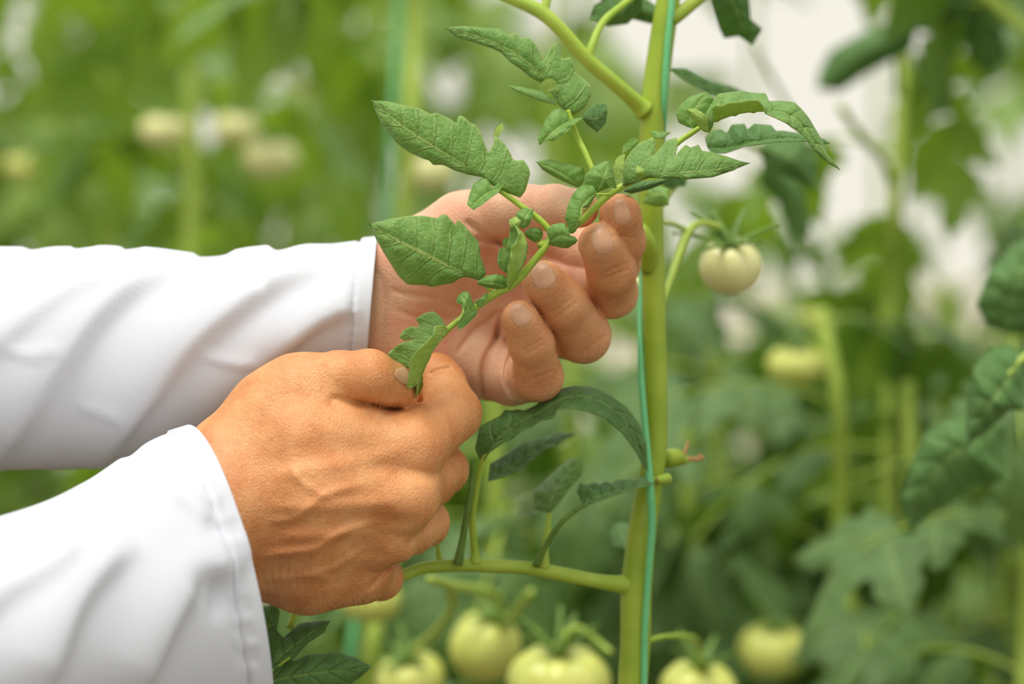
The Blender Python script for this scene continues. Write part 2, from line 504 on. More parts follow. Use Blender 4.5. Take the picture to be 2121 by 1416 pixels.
    fn = np.cross(P[tris[:, 1]] - P[tris[:, 0]], P[tris[:, 2]] - P[tris[:, 0]])
    N = np.zeros_like(P)
    for c in range(3): np.add.at(N, tris[:, c], fn)
    N /= np.linalg.norm(N, axis=1)[:, None] + 1e-9
    if N[:, 2].mean() > 0: N = -N
    n = len(P)
    ed = {}
    for a_, b_, c_ in tris:
        for e in ((a_, b_), (b_, c_), (c_, a_)):
            ed[tuple(sorted(e))] = ed.get(tuple(sorted(e)), []) + [e]
    rim = [v[0] for v in ed.values() if len(v) == 1]
    F = [tuple(f) for f in tris] + [tuple(f[::-1] + n) for f in tris] + [(e[0], e[0] + n, e[1] + n, e[1]) for e in rim]
    mi = [0] * len(tris) + [1] * len(tris) + [0] * len(rim)
    if under: mi = [1 - m_ for m_ in mi]
    uv = np.stack([t, np.where(isA, -k, k), np.full(n, lat)], 1)
    return obj(name, np.vstack([world(P), world(P - N * thick)]), F, [M[mats[0]], M[mats[1]]], parent, mi=mi, attrs={'leafuv': ('FLOAT_VECTOR', np.vstack([uv, uv]))})
def twig(parent, pts, T=ID, mat='stem', name='stem', seg=14, n=None, ridge=0.0):
    V, F = ptube(pts, n, seg, T, ridge)
    return obj(name, V, F, M[mat], parent)

Z1 = ztr(740, 360, 2.832); Z3 = ztr(740, 20, 3.078); Z4 = ztr(1080, 160, 3.03)
Z5 = ztr(760, 420, 3.218); Z6 = ztr(800, 780, 2.226); ZC = ztr(780, 0, 3.03); Z7 = ztr(1000, 380, 5.892)

# ---------------------------------------------------------------- the person: hands as smooth signed-distance bodies
class Field:
    def __init__(s, lo, hi, h):
        s.lo = np.array(lo, float); s.h = h
        s.n = np.ceil((np.array(hi) - s.lo) / h).astype(int) + 1
        s.ax = [s.lo[i] + np.arange(s.n[i]) * h for i in range(3)]
    def full(s, v=30.0):
        return np.full(s.n, v, np.float32)
    def box(s, lo, hi):
        a = np.clip(np.floor((np.array(lo) - s.lo) / s.h).astype(int), 0, s.n)
        b = np.clip(np.ceil((np.array(hi) - s.lo) / s.h).astype(int) + 1, 0, s.n)
        return tuple(slice(a[i], b[i]) for i in range(3))
    def seg(s, F, a, b, ra, rb, k, flat=None):
        mg = max(ra, rb) + max(k, 2) + 4
        sl = s.box(np.minimum(a, b) - mg, np.maximum(a, b) + mg)
        X, Y, Z = np.meshgrid(s.ax[0][sl[0]], s.ax[1][sl[1]], s.ax[2][sl[2]], indexing='ij')
        if X.size == 0: return
        ba = b - a; L = max(ba.dot(ba), 1e-6)
        t = np.clip(((X - a[0]) * ba[0] + (Y - a[1]) * ba[1] + (Z - a[2]) * ba[2]) / L, 0, 1)
        dx, dy, dz = X - a[0] - t * ba[0], Y - a[1] - t * ba[1], Z - a[2] - t * ba[2]
        if flat is not None:                       # (unit normal, squash): thinner along that direction
            n, q = flat
            dn = dx * n[0] + dy * n[1] + dz * n[2]
            dx, dy, dz = dx + n[0] * dn * (q - 1), dy + n[1] * dn * (q - 1), dz + n[2] * dn * (q - 1)
        d = (np.sqrt(dx * dx + dy * dy + dz * dz) - (ra + (rb - ra) * t)).astype(np.float32)
        F[sl] = smin(F[sl], d, k)
    def chain(s, pts, k=3.0, F=None, flat=None):   # pts: (px, py, depth, radius px)
        F = s.full() if F is None else F
        q = [(cm(*p[:3]), mm(p[3], p[2])) for p in pts]
        if len(q) == 1: q = q * 2
        for (a, ra), (b, rb) in zip(q[:-1], q[1:]):
            s.seg(F, a, b, ra, rb, k, flat)
        return F
    def groove(s, F, pts, depth, w, d0, d1):       # crease (depth > 0) or raised cord (depth < 0) along a photo polyline
        P = crom(np.array([cm(x, y, (d0 + d1) / 2)[:2] for x, y in pts]), 24)
        lo, hi = P.min(0) - 3 * w, P.max(0) + 3 * w
        sl = s.box((lo[0], lo[1], d0), (hi[0], hi[1], d1))
        X, Y = np.meshgrid(s.ax[0][sl[0]], s.ax[1][sl[1]], indexing='ij')
        best = np.full(X.shape, 1e9); tt = np.zeros(X.shape)
        for i in range(len(P) - 1):
            a, b = P[i], P[i + 1]; ba = b - a; L = max(ba.dot(ba), 1e-9)
            t = np.clip(((X - a[0]) * ba[0] + (Y - a[1]) * ba[1]) / L, 0, 1)
            dd = np.hypot(X - a[0] - t * ba[0], Y - a[1] - t * ba[1])
            m = dd < best; best[m] = dd[m]; tt[m] = (i + t[m]) / (len(P) - 1)
        g = depth * np.exp(-(best / w) ** 2) * np.clip(np.minimum(tt, 1 - tt) * 6, 0, 1) ** 0.7
        F[sl] += g[:, :, None].astype(np.float32)
def smin(a, b, k):
    h = np.maximum(k - np.abs(a - b), 0) / k
    return np.minimum(a, b) - h * h * (k / 4)
def surface_nets(f, lo, h):
    s = f < 0
    c = np.zeros(np.array(f.shape) - 1, np.uint8)
    for i in (0, 1):
        for j in (0, 1):
            for k in (0, 1):
                c += s[i:f.shape[0] - 1 + i, j:f.shape[1] - 1 + j, k:f.shape[2] - 1 + k]
    act = (c > 0) & (c < 8)
    ids = np.argwhere(act)
    num = np.full(c.shape, -1, np.int64); num[act] = np.arange(len(ids))
    acc = np.zeros((len(ids), 3)); cnt = np.zeros(len(ids))
    cor = [(i, j, k) for i in (0, 1) for j in (0, 1) for k in (0, 1)]
    for a in cor:
        for b in cor:
            if sum(b) - sum(a) == 1 and all(b[i] >= a[i] for i in range(3)):
                fa = f[ids[:, 0] + a[0], ids[:, 1] + a[1], ids[:, 2] + a[2]]
                fb = f[ids[:, 0] + b[0], ids[:, 1] + b[1], ids[:, 2] + b[2]]
                m = (fa < 0) != (fb < 0)
                t = np.where(m, fa / np.where(m, fa - fb, 1), 0)
                p = np.array(a) + t[:, None] * (np.array(b) - np.array(a))
                acc[m] += p[m]; cnt[m] += 1
    V = lo + h * (ids + acc / cnt[:, None])
    Q = []
    for ax in range(3):
        o1, o2 = [(1, 2), (2, 0), (0, 1)][ax]
        sl0 = [slice(None)] * 3; sl1 = [slice(None)] * 3
        sl0[ax] = slice(0, -1); sl1[ax] = slice(1, None)
        A, B = s[tuple(sl0)], s[tuple(sl1)]
        e = np.argwhere(A != B)
        ok = (e[:, o1] > 0) & (e[:, o2] > 0) & (e[:, o1] < f.shape[o1] - 1) & (e[:, o2] < f.shape[o2] - 1)
        e = e[ok]
        ins = A[e[:, 0], e[:, 1], e[:, 2]]
        u = np.zeros(3, int); v = np.zeros(3, int); u[o1] = 1; v[o2] = 1
        g = lambda q: num[q[:, 0], q[:, 1], q[:, 2]]
        quad = np.stack([g(e - u - v), g(e - v), g(e), g(e - u)], 1)
        quad[~ins] = quad[~ins][:, ::-1]
        Q.append(quad)
    Q = np.concatenate(Q)
    Q = Q[(Q >= 0).all(1)]
    return V, Q
def relax(V, Q, it=2, lam=0.5):
    E = np.concatenate([Q[:, [0, 1]], Q[:, [1, 2]], Q[:, [2, 3]], Q[:, [3, 0]]])
    deg = np.bincount(E.ravel(), minlength=len(V)).astype(float)[:, None]
    for l in [lam, -lam * 0.9] * it:
        acc = np.zeros_like(V)
        for i in range(3):
            acc[:, i] = np.bincount(E[:, 0], V[E[:, 1], i], len(V)) + np.bincount(E[:, 1], V[E[:, 0], i], len(V))
        V = V + l * (acc / np.maximum(deg, 1) - V)
    return V
def sample(F, fld, V):
    i = np.clip(np.rint((V - fld.lo) / fld.h).astype(int), 0, np.array(F.shape) - 1)
    return F[i[:, 0], i[:, 1], i[:, 2]]
def hand_mesh(fld, F, tan, parent, label):
    V, Q = surface_nets(F, fld.lo, fld.h)
    V = relax(V, Q, 3)
    # camera space (x, y, depth) to world swaps handedness, so the winding is reversed
    Q = Q[:, ::-1]
    o = obj('hand', world(V), Q, M['skin'], parent, attrs={'tan': ('FLOAT', tan(V))})
    o['label'] = label
    tree = BVHTree.FromPolygons([tuple(v) for v in V], [tuple(q) for q in Q])
    return o, tree
def nail(parent, tree, c, axis, L, Wd, lift=0.35, label=None, curl=0.0):
    # c: centre px, axis: px direction from root to free edge, sizes px; drawn on the skin by casting onto it
    ax = np.array(axis, float); ax /= np.linalg.norm(ax); sd = np.array([-ax[1], ax[0]])
    nu, nv = 15, 13
    P = np.full((nu, nv, 3), np.nan)
    for i in range(nu):
        u = -1 + 2 * i / (nu - 1)
        wid = 1.0
        if u < -0.3: wid = math.sqrt(max(0.0, 1 - ((u + 0.3) / 0.7) ** 2)) * 0.9 + 0.1
        if u > -0.1: wid = 1 - 0.55 * ((u + 0.1) / 1.1) ** 1.6
        for j in range(nv):
            v = -1 + 2 * j / (nv - 1)
            q = np.array(c) + ax * u * L / 2 + sd * v * wid * Wd / 2
            o0 = cm(q[0], q[1], -120); o1 = cm(q[0], q[1], 200)
            dr = (o1 - o0) / np.linalg.norm(o1 - o0)
            hit = tree.ray_cast(Vector(o0), Vector(dr))
            if hit[0] is None: continue
            rise = lift * (0.35 + 0.65 * (1 - abs(v) ** 2.5)) * (0.25 + 0.75 * min(1, (u + 1) / 0.35)) + 0.25 * max(0, u) ** 2
            P[i, j] = np.array(hit[0]) - dr * rise
    if np.isnan(P).any():
        okr = ~np.isnan(P).any(2)
        for i in range(nu):
            for j in range(nv):
                if not okr[i, j]:
                    w = np.argwhere(okr); k = w[((w - [i, j]) ** 2).sum(1).argmin()]
                    P[i, j] = P[k[0], k[1]] + [0, 0, .4]
    for _ in range(2):
        P[1:-1, 1:-1] = 0.5 * P[1:-1, 1:-1] + 0.125 * (P[:-2, 1:-1] + P[2:, 1:-1] + P[1:-1, :-2] + P[1:-1, 2:])
    B = P + np.array([0, 0, 0.9])
    idx = np.arange(nu * nv).reshape(nu, nv)
    f = np.stack([idx[:-1, :-1], idx[:-1, 1:], idx[1:, 1:], idx[1:, :-1]], -1).reshape(-1, 4)
    rim = np.concatenate([idx[:, 0], idx[-1, 1:], idx[-2::-1, -1], idx[0, -2:0:-1]]); r2 = np.roll(rim, -1)
    Fa = np.concatenate([f, f[:, ::-1] + nu * nv, np.stack([rim, r2, r2 + nu * nv, rim + nu * nv], -1)])
    o = obj('fingernail', world(np.vstack([P.reshape(-1, 3), B.reshape(-1, 3)])), Fa, M['nail'], parent)
    if label: o['label'] = label
    return o

person = empty('person', W(300, 1000, 0), 'person in a white coat reaching in with two bare hands to hold the shoot', 'person')
HRES = 0.6
# --- far hand, palm toward the camera
fl = Field((-95, -40, -12), (62, 66, 92), HRES)
palm = fl.full()
fl.chain([(480, 690, 66, 105), (760, 640, 64, 112), (860, 640, 62, 118)], 8, palm)
fl.chain([(835, 600, 60, 84), (960, 545, 62, 80), (1090, 475, 66, 64)], 8, palm)
fl.chain([(830, 640, 62, 95), (960, 600, 66, 82), (1075, 550, 68, 66)], 8, palm)
fl.chain([(830, 680, 62, 95), (940, 660, 66, 84), (1030, 640, 66, 66)], 8, palm)
fl.chain([(800, 700, 60, 100), (890, 730, 60, 92), (975, 750, 58, 72)], 8, palm)
fl.chain([(830, 612, 56, 86), (885, 545, 50, 90), (960, 475, 46, 70)], 9, palm)      # thenar mound
fl.chain([(950, 520, 56, 55), (1060, 490, 58, 45)], 9, palm)                           # web of the thumb
fingers = {
 'thumb': [(960, 470, 46, 68), (1030, 440, 40, 55), (1095, 432, 34, 48), (1150, 430, 26, 47), (1200, 432, 18, 40)],
 'index': [(1090, 475, 66, 62), (1190, 520, 62, 56), (1275, 545, 42, 50), (1288, 500, 24, 48), (1285, 445, 13, 44)],
 'middle': [(1075, 550, 68, 64), (1180, 590, 60, 56), (1268, 606, 38, 52), (1266, 560, 22, 50), (1242, 505, 10, 45)],
 'ring': [(1030, 640, 66, 64), (1130, 680, 56, 56), (1208, 695, 36, 56), (1168, 632, 20, 51), (1126, 584, 11, 45)],
 'little': [(975, 750, 58, 68), (1060, 785, 48, 54), (1116, 780, 32, 50), (1100, 710, 18, 46), (1078, 661, 10, 40)],
}
total = palm.copy(); dist = fl.full()
for nm, p in fingers.items():
    prox = fl.chain(p[:2], 3)
    base = smin(palm, prox, 7.0)
    full_ = fl.chain(p, 2.2)
    if nm != 'thumb':
        dist = np.minimum(dist, fl.chain(p[2:], 2.2))
    # knuckle fullness and fingertip pad
    total = np.minimum(total, np.minimum(base, full_))
G = lambda *a: fl.groove(total, *a)
G([(1040, 640), (1027, 700), (1009, 737), (999, 777), (999, 835)], 2.4, 1.0, 25, 90)
G([(1070, 715), (1056, 740), (1048, 765), (1049, 790), (1062, 825)], 2.0, 0.95, 20, 90)
G([(945, 735), (984, 684), (1010, 665), (1040, 640)], 1.2, 1.1, 25, 90)
G([(965, 462), (990, 480), (1015, 497), (1060, 520)], 1.8, 1.2, 20, 90)
G([(985, 498), (1012, 503), (1045, 500), (1085, 485)], 1.8, 1.1, 20, 90)
G([(810, 600), (850, 612), (900, 618), (960, 640), (1010, 660)], 0.7, 1.3, 20, 90)
G([(820, 640), (880, 660), (960, 655), (1000, 640)], 0.5, 1.0, 20, 90)
G([(785, 560), (800, 600), (800, 660), (790, 720)], 0.5, 1.5, 20, 90)
G([(900, 690), (930, 720), (945, 760)], 0.5, 1.5, 20, 90)
# knuckle wrinkles on the finger backs
for a, b in [((1240, 570), (1300, 545)), ((1245, 580), (1305, 556)), ((1135, 655), (1190, 612)), ((1142, 664), (1197, 622)), ((1078, 728), (1125, 700)), ((1083, 737), (1128, 709)),
             ((1258, 492), (1318, 497)), ((1200, 735), (1258, 690)), ((1090, 790), (1150, 765))]:
    m_ = ((a[0] + b[0]) / 2 + 4, (a[1] + b[1]) / 2 - 2)
    G([a, m_, b], 0.35, 0.55, -15, 60)
def tan_far(V):
    a = sample(dist, fl, V); b_ = sample(palm, fl, V)
    t = np.clip((b_ - a) / 10 + 0.4, 0, 1) * np.clip((3.0 - a) / 3.0, 0, 1)
    return t * 0.85
hand_far, tree_far = hand_mesh(fl, total, tan_far, person, 'palm and curled fingers steadying the shoot')
nail(hand_far, tree_far, (1288, 440), (-8, -50), 56, 34)
nail(hand_far, tree_far, (1247, 496), (-10, -46), 64, 44)
nail(hand_far, tree_far, (1125, 570), (-14, -40), 58, 48)
nail(hand_far, tree_far, (1079, 652), (-20, -40), 50, 42)

# --- near hand, back toward the camera
fr = Field((-170, -102, -45), (-5, 4, 62), HRES)
dors = fr.full()
fr.chain([(180, 1210, -20, 150), (440, 1080, -6, 150)], 8, dors)
fr.chain([(470, 955, -2, 74), (640, 925, -4, 84), (850, 935, 4, 62)], 9, dors)
fr.chain([(480, 1030, -8, 78), (660, 1030, -10, 84), (835, 1035, -2, 62)], 9, dors)
fr.chain([(490, 1105, -4, 78), (650, 1110, -6, 80), (795, 1110, 4, 58)], 9, dors)
fr.chain([(510, 1165, 2, 76), (640, 1176, 2, 78), (735, 1172, 12, 60)], 9, dors)
fr.chain([(470, 930, 4, 72), (560, 850, 8, 74), (620, 812, 8, 72)], 9, dors)             # thumb metacarpal
fr.chain([(600, 880, 4, 80), (700, 890, 6, 72), (780, 905, 8, 58)], 10, dors)            # muscle of the thumb web
fr.chain([(560, 1000, 12, 90), (760, 1020, 14, 80)], 9, dors)
fr.chain([(640, 1185, 6, 72), (745, 1184, 18, 56)], 9, dors)
fr.chain([(740, 885, 34, 62), (860, 885, 46, 58)], 9, dors)
fr.chain([(720, 872, 8, 40), (790, 874, 14, 36), (850, 872, 22, 36)], 6, dors)
nfing = {
 'thumb': [(620, 812, 8, 72), (700, 788, 4, 60), (765, 782, 0, 57), (805, 800, 6, 50), (832, 818, 12, 34)],
 'index': [(850, 932, 4, 62), (905, 885, 14, 58), (938, 856, 20, 58), (918, 795, 32, 46), (905, 775, 36, 42), (886, 806, 44, 38)],
 'middle': [(835, 1035, -2, 60), (890, 995, 18, 54), (916, 972, 28, 52), (890, 940, 44, 46), (850, 920, 50, 42)],
 'ring': [(795, 1110, 4, 58), (850, 1095, 20, 52), (880, 1082, 30, 49), (850, 1050, 46, 44), (815, 1030, 52, 40)],
 'little': [(735, 1172, 12, 60), (765, 1190, 26, 48), (788, 1196, 34, 45), (770, 1160, 48, 40), (740, 1130, 54, 36)],
}
tot2 = dors.copy()
for nm, p in nfing.items():
    prox = fr.chain(p[:2], 3)
    base = smin(dors, prox, 8.0)
    tot2 = np.minimum(tot2, np.minimum(base, fr.chain(p, 2.5)))
H = lambda *a: fr.groove(tot2, *a)
# tendons and veins on the back of the hand
H([(560, 985), (700, 960), (850, 935)], -0.7, 3.0, -45, 10)
H([(560, 1050), (700, 1045), (830, 1040)], -0.9, 2.6, -45, 10)
H([(580, 1110), (690, 1105), (790, 1105)], -0.8, 2.4, -45, 10)
H([(540, 1150), (600, 1140), (660, 1130), (720, 1095), (800, 1075)], -1.0, 1.7, -45, 20)
H([(560, 1075), (620, 1065), (680, 1020), (760, 1000)], -0.7, 1.6, -45, 20)
H([(640, 1190), (700, 1170), (760, 1130)], -0.7, 1.5, -45, 20)
H([(550, 1200), (640, 1190), (690, 1200)], -0.6, 1.6, -45, 20)
H([(600, 960), (640, 1000), (700, 1030)], -0.5, 1.5, -45, 20)
# hollows between the knuckles, the thumb web crease, finger joints
H([(905, 990), (860, 985), (800, 985)], 0.7, 2.6, -45, 14)
H([(860, 1085), (820, 1078), (760, 1075)], 0.7, 2.4, -45, 16)
H([(800, 1150), (770, 1145), (720, 1140)], 0.6, 2.2, -45, 20)
H([(690, 822), (720, 832), (760, 838), (800, 848), (830, 842)], 1.8, 1.5, -45, 17)
H([(695, 820), (685, 830), (690, 845)], 0.8, 1.3, -45, 20)
H([(885, 778), (905, 768), (935, 762)], 1.0, 0.8, -45, 60)
H([(780, 735), (800, 760), (806, 790)], 0.35, 0.5, -45, 20)
H([(772, 736), (790, 765), (795, 792)], 0.3, 0.5, -45, 20)
H([(745, 840), (775, 850), (795, 860)], -0.8, 1.6, -45, 30)
H([(842, 1158), (812, 1172), (785, 1195), (762, 1222)], 1.3, 1.0, -45, 60)
H([(930, 1050), (900, 1085), (868, 1112), (830, 1140)], 0.8, 1.6, -45, 16)
for k in range(7):          # fine wrist and knuckle wrinkles
    x = 560 + k * 16
    H([(x, 1140), (x - 10, 1180), (x - 4, 1225)], 0.22, 0.7, -45, 30)
hand_near, tree_near = hand_mesh(fr, tot2, lambda V: np.ones(len(V)), person, 'tanned back of a hand pinching the end leaflet')
nail(hand_near, tree_near, (838, 780), (22, 20), 44, 30, lift=0.6)
HV, HF = [], []
edge_pts = [(560, 1240), (620, 1252), (680, 1254), (740, 1246), (790, 1232), (880, 1140), (915, 1120), (940, 1030), (955, 1000)]
for i in range(150):
    k = rng.integers(len(edge_pts)); q = np.array(edge_pts[k]) + rng.normal(0, 14, 2)
    o0 = cm(q[0], q[1], -120); dr = cm(q[0], q[1], 200) - o0; dr /= np.linalg.norm(dr)
    hit = tree_near.ray_cast(Vector(o0), Vector(dr))
    if hit[0] is None: continue
    p = np.array(hit[0]); L = rng.uniform(2.0, 5.0)
    g = np.array([rng.normal(0.35, 0.5), rng.normal(-0.8, 0.3), -0.35]); g /= np.linalg.norm(g)
    m_ = p + g * L * 0.5 + rng.normal(0, .2, 3); e_ = p + g * L + np.array([rng.normal(0.5, .5), 0.2, 0])
    V, F = tube(world([p + dr * .3, m_, e_]), [3.5e-5, 3e-5, 1e-5], 4)
    HF += [tuple(x + len(HV) for x in f) for f in F]; HV += list(V)
tag(obj('fine_hair', np.array(HV), HF, M['hair'], hand_near), kind='stuff')

# --- sleeves: rings of (centre px, depth) with an up vector and a toward-camera vector
def sleeve(rings, folds, label, hem, nu=150, nv=120, inset=16.0):
    R = crom(np.array(rings, float), nu)
    th = np.linspace(0, 2 * math.pi, nv, endpoint=False)
    P = np.zeros((nu, nv, 3))
    for i in range(nu):
        cx, cy, d, ux, uy, vx, vy, vd = R[i]
        for j, a in enumerate(th):
            c, s_ = math.cos(a), math.sin(a)
            dep = d + s_ * vd
            P[i, j] = cm(cx + ux * c + vx * s_, cy + uy * c + vy * s_, dep)
    def nrm(P):
        du = np.gradient(P, axis=0)
        dv = np.roll(P, -1, 1) - np.roll(P, 1, 1)
        n = np.cross(du, dv); n /= np.linalg.norm(n, axis=2)[..., None] + 1e-9
        c = P.mean(1, keepdims=True)
        s = np.sign((n * (P - c)).sum(2).mean())
        return n * s
    N = nrm(P)
    k = FPX / (D0 + P[..., 2])
    px = P[..., 0] * k + 1060.5; py = 708.0 - P[..., 1] * k
    front = np.clip(-N[..., 2] * 3 + 0.6, 0, 1)
    disp = np.zeros(P.shape[:2])
    for pts, amp, w1, w2 in folds:            # polyline, height mm, widths px on its two sides
        Q = crom(np.array(pts, float), 30)
        best = np.full(px.shape, 1e9); sg = np.zeros(px.shape); tt = np.zeros(px.shape)
        for i in range(len(Q) - 1):
            a, b = Q[i], Q[i + 1]; ba = b - a
            t = np.clip(((px - a[0]) * ba[0] + (py - a[1]) * ba[1]) / max(ba.dot(ba), 1e-9), 0, 1)
            dx, dy = px - a[0] - t * ba[0], py - a[1] - t * ba[1]
            dd = np.hypot(dx, dy); m = dd < best
            best[m] = dd[m]; sg[m] = (ba[0] * dy - ba[1] * dx)[m]; tt[m] = (i + t[m]) / (len(Q) - 1)
        w = np.where(sg > 0, w1, w2)
        disp += amp * np.exp(-(best / w) ** 2) * np.clip(np.minimum(tt, 1 - tt) * 5, 0.0, 1)
    uu = np.linspace(0, 1, nu)[:, None]
    disp *= front
    P = P + N * disp[..., None]
    # double hem: the cuff end stands a little proud, with a stitch line behind it
    e = np.arange(nu)
    hw = hem
    prof = np.where(e > nu - 1 - hw, 0.9, 0.0) - 0.9 * np.exp(-((e - (nu - 1 - hw)) / 1.2) ** 2)
    pk = 0.5 * np.sin(th * 46) * 1.0
    puck = np.exp(-((e - (nu - 1 - hw)) / 4.0) ** 2)
    P = P + N * (prof[:, None] + puck[:, None] * pk[None] * 0.45)[..., None]
    # turned-in lining at the opening
    c = P[-1].mean(0)
    inner = []
    axis = P[-1].mean(0) - P[-8].mean(0); axis /= np.linalg.norm(axis)
    for q, (sc_, back) in enumerate([(0.985, 0.0), (0.965, 0.6), (0.955, 4.0), (0.94, 10.0)]):
        inner.append(c + (P[-1] - c) * sc_ - axis * back)
    A = np.concatenate([P, np.array(inner)]); n = len(A)
    idx = np.arange(n * nv).reshape(n, nv); r = np.roll(idx, -1, 1)
    f = np.stack([idx[:-1], r[:-1], r[1:], idx[1:]], -1).reshape(-1, 4)
    o = obj('coat_sleeve', world(A.reshape(-1, 3)), f, M['coat'], person)
    o['label'] = label
    return o, P
VZ = lambda L: [(x / 1.4813, 460 + y / 1.4813) for x, y in L]
sleeve([(-500, 760, 70, 0, -250, 0, 0, -46), (-250, 752, 68, 0, -244, 0, 0, -45), (0, 742, 66, 0, -232, 0, 0, -44), (200, 740, 64, 0, -228, 0, 0, -43), (400, 728, 64, 4, -202, 0, 0, -41), (560, 690, 64, 6, -172, 0, 0, -38), (680, 660, 64, 10, -156, 0, 0, -36), (768, 645, 63, 14, -152, 0, 0, -35)],
       [([(-40, 990), (20, 905), (75, 830), (140, 740), (200, 660), (290, 590), (420, 545)], 5.5, 20, 80),
        ([(190, 980), (250, 890), (320, 805), (390, 720), (470, 655), (580, 585), (700, 540)], 5.5, 20, 90),
        ([(380, 960), (450, 850), (520, 770), (600, 700), (690, 655), (760, 640)], 3.5, 18, 60),
        ([(-60, 760), (20, 690), (100, 630), (180, 590), (250, 575)], 3.0, 22, 50),
        ([(430, 620), (500, 600), (560, 605)], -1.6, 8, 22),
        ([(570, 750), (640, 680), (700, 648), (740, 644)], 2.2, 12, 36),
        ([(0, 728), (70, 738), (140, 730)], 1.2, 6, 16), ([(400, 735), (480, 752), (540, 750)], 1.2, 6, 16), ([(150, 835), (210, 850), (270, 862)], 1.0, 6, 14),
        ([(60, 505), (70, 525), (95, 545)], -3.0, 16, 22), ([(155, 505), (165, 520), (200, 530)], -1.8, 10, 16),
        ([(255, 510), (265, 525), (290, 540)], -1.8, 12, 18), ([(410, 515), (435, 535), (480, 550)], -3.0, 20, 30), ([(560, 512), (590, 530), (620, 550)], -2.6, 16, 24)],
       'farther white cotton sleeve with diagonal folds', 9)
sleeve([(-520, 1520, -150, -60, -330, 60, -10, -58), (-200, 1440, -105, -55, -310, 60, -10, -55), (90, 1345, -66, -50, -288, 60, -10, -52), (230, 1300, -44, -58, -300, 60, -10, -50), (330, 1262, -28, -66, -322, 62, -10, -49), (400, 1240, -17, -70, -336, 64, -10, -48), (465, 1222, -8, -75, -338, 66, -10, -46)],
       [([(255, 1470), (300, 1390), (350, 1290), (400, 1210), (455, 1180), (500, 1200)], 4.0, 20, 70),
        ([(60, 1470), (110, 1360), (150, 1260), (210, 1180), (290, 1120)], 4.0, 24, 80),
        ([(-80, 1300), (0, 1230), (90, 1180), (190, 1100)], 3.0, 24, 70),
        ([(390, 1240), (420, 1205), (450, 1225), (440, 1290)], -2.0, 14, 24),
        ([(330, 1010), (390, 1040), (430, 1090)], 1.6, 14, 40),
        ([(250, 925), (280, 950), (300, 990)], -1.8, 14, 24),
        ([(345, 975), (375, 960), (400, 985)], -1.2, 8, 14),
        ([(425, 1090), (465, 1100), (500, 1088)], -1.3, 8, 12), ([(415, 1045), (450, 1060), (480, 1050)], -1.0, 7, 11),
        ([(470, 1262), (500, 1258), (530, 1270)], -1.2, 8, 12), ([(478, 1310), (505, 1307), (536, 1318)], -1.2, 8, 12), ([(478, 1358), (512, 1358), (540, 1368)], -1.2, 8, 12)],
       'nearer white cotton sleeve with a stitched cuff', 16)
# ---------------------------------------------------------------- the held shoot
shoot = empty('tomato_shoot', W(1000, 640, 0), 'young green tomato shoot with serrated leaflets held between both hands', 'plant')
def sc(pts, k):   # (x,y,d,radius in crop px) -> radius in photo px
    return [(p[0], p[1], p[2], p[3] / k) for p in pts]
twig(shoot, sc([(400, 1060, 3, 10), (440, 962, 0, 16), (520, 862, -1, 20), (600, 792, -1, 20), (720, 700, -1, 22), (800, 642, -1, 25), (880, 590, -1, 29),
                (950, 556, -1, 29), (1020, 498, -1, 26), (1100, 405, -1, 25), (1180, 305, -1, 24), (1215, 255, -1, 22)], 3.218), Z5, seg=16, n=70)
twig(shoot, sc([(1215, 262, -1, 22), (1222, 200, -1, 22), (1180, 140, -1, 22), (1110, 80, -1, 21), (1040, 30, -1, 20), (980, -15, -1, 19), (900, -70, -2, 16), (855, -95, -2, 12)], 3.218), Z5, name='branch', seg=14)
twig(shoot, sc([(110, 1060, -1, 22), (200, 1010, 2, 20), (300, 960, 3, 20), (370, 908, 3, 21), (440, 840, 3, 22), (520, 762, 3, 22), (620, 690, 3, 22), (720, 640, 4, 19), (850, 540, 8, 18),
                (980, 412, 10, 18), (1060, 355, 11, 18), (1130, 310, 12, 15), (1200, 275, 12, 11)], 3.03), Z4, name='branch', seg=14, n=60)
twig(shoot, sc([(1200, 690, 14, 14), (1225, 770, 14, 18), (1265, 870, 12, 19), (1310, 960, 9, 19), (1360, 1080, 6, 18), (1385, 1160, 4, 14)], 3.03), ZC, name='branch')
twig(shoot, sc([(745, 512, -2, 9), (790, 555, -2, 10), (835, 592, -1, 11)], 3.218), Z5, name='petiole', seg=10)
twig(shoot, sc([(1380, 130, 0, 11), (1450, 128, 0, 13), (1520, 132, 1, 15), (1560, 120, 3, 15)], 5.892), Z7, name='petiole', seg=8)
twig(shoot, sc([(1340, 215, 0, 13), (1290, 270, 0, 14), (1240, 340, 1, 13)], 5.892), Z7, name='bud_stalk', seg=8)
twig(shoot, sc([(700, 690, 0, 9), (740, 715, 0, 10), (800, 735, -1, 12)], 5.892), Z7, name='petiole', seg=8)
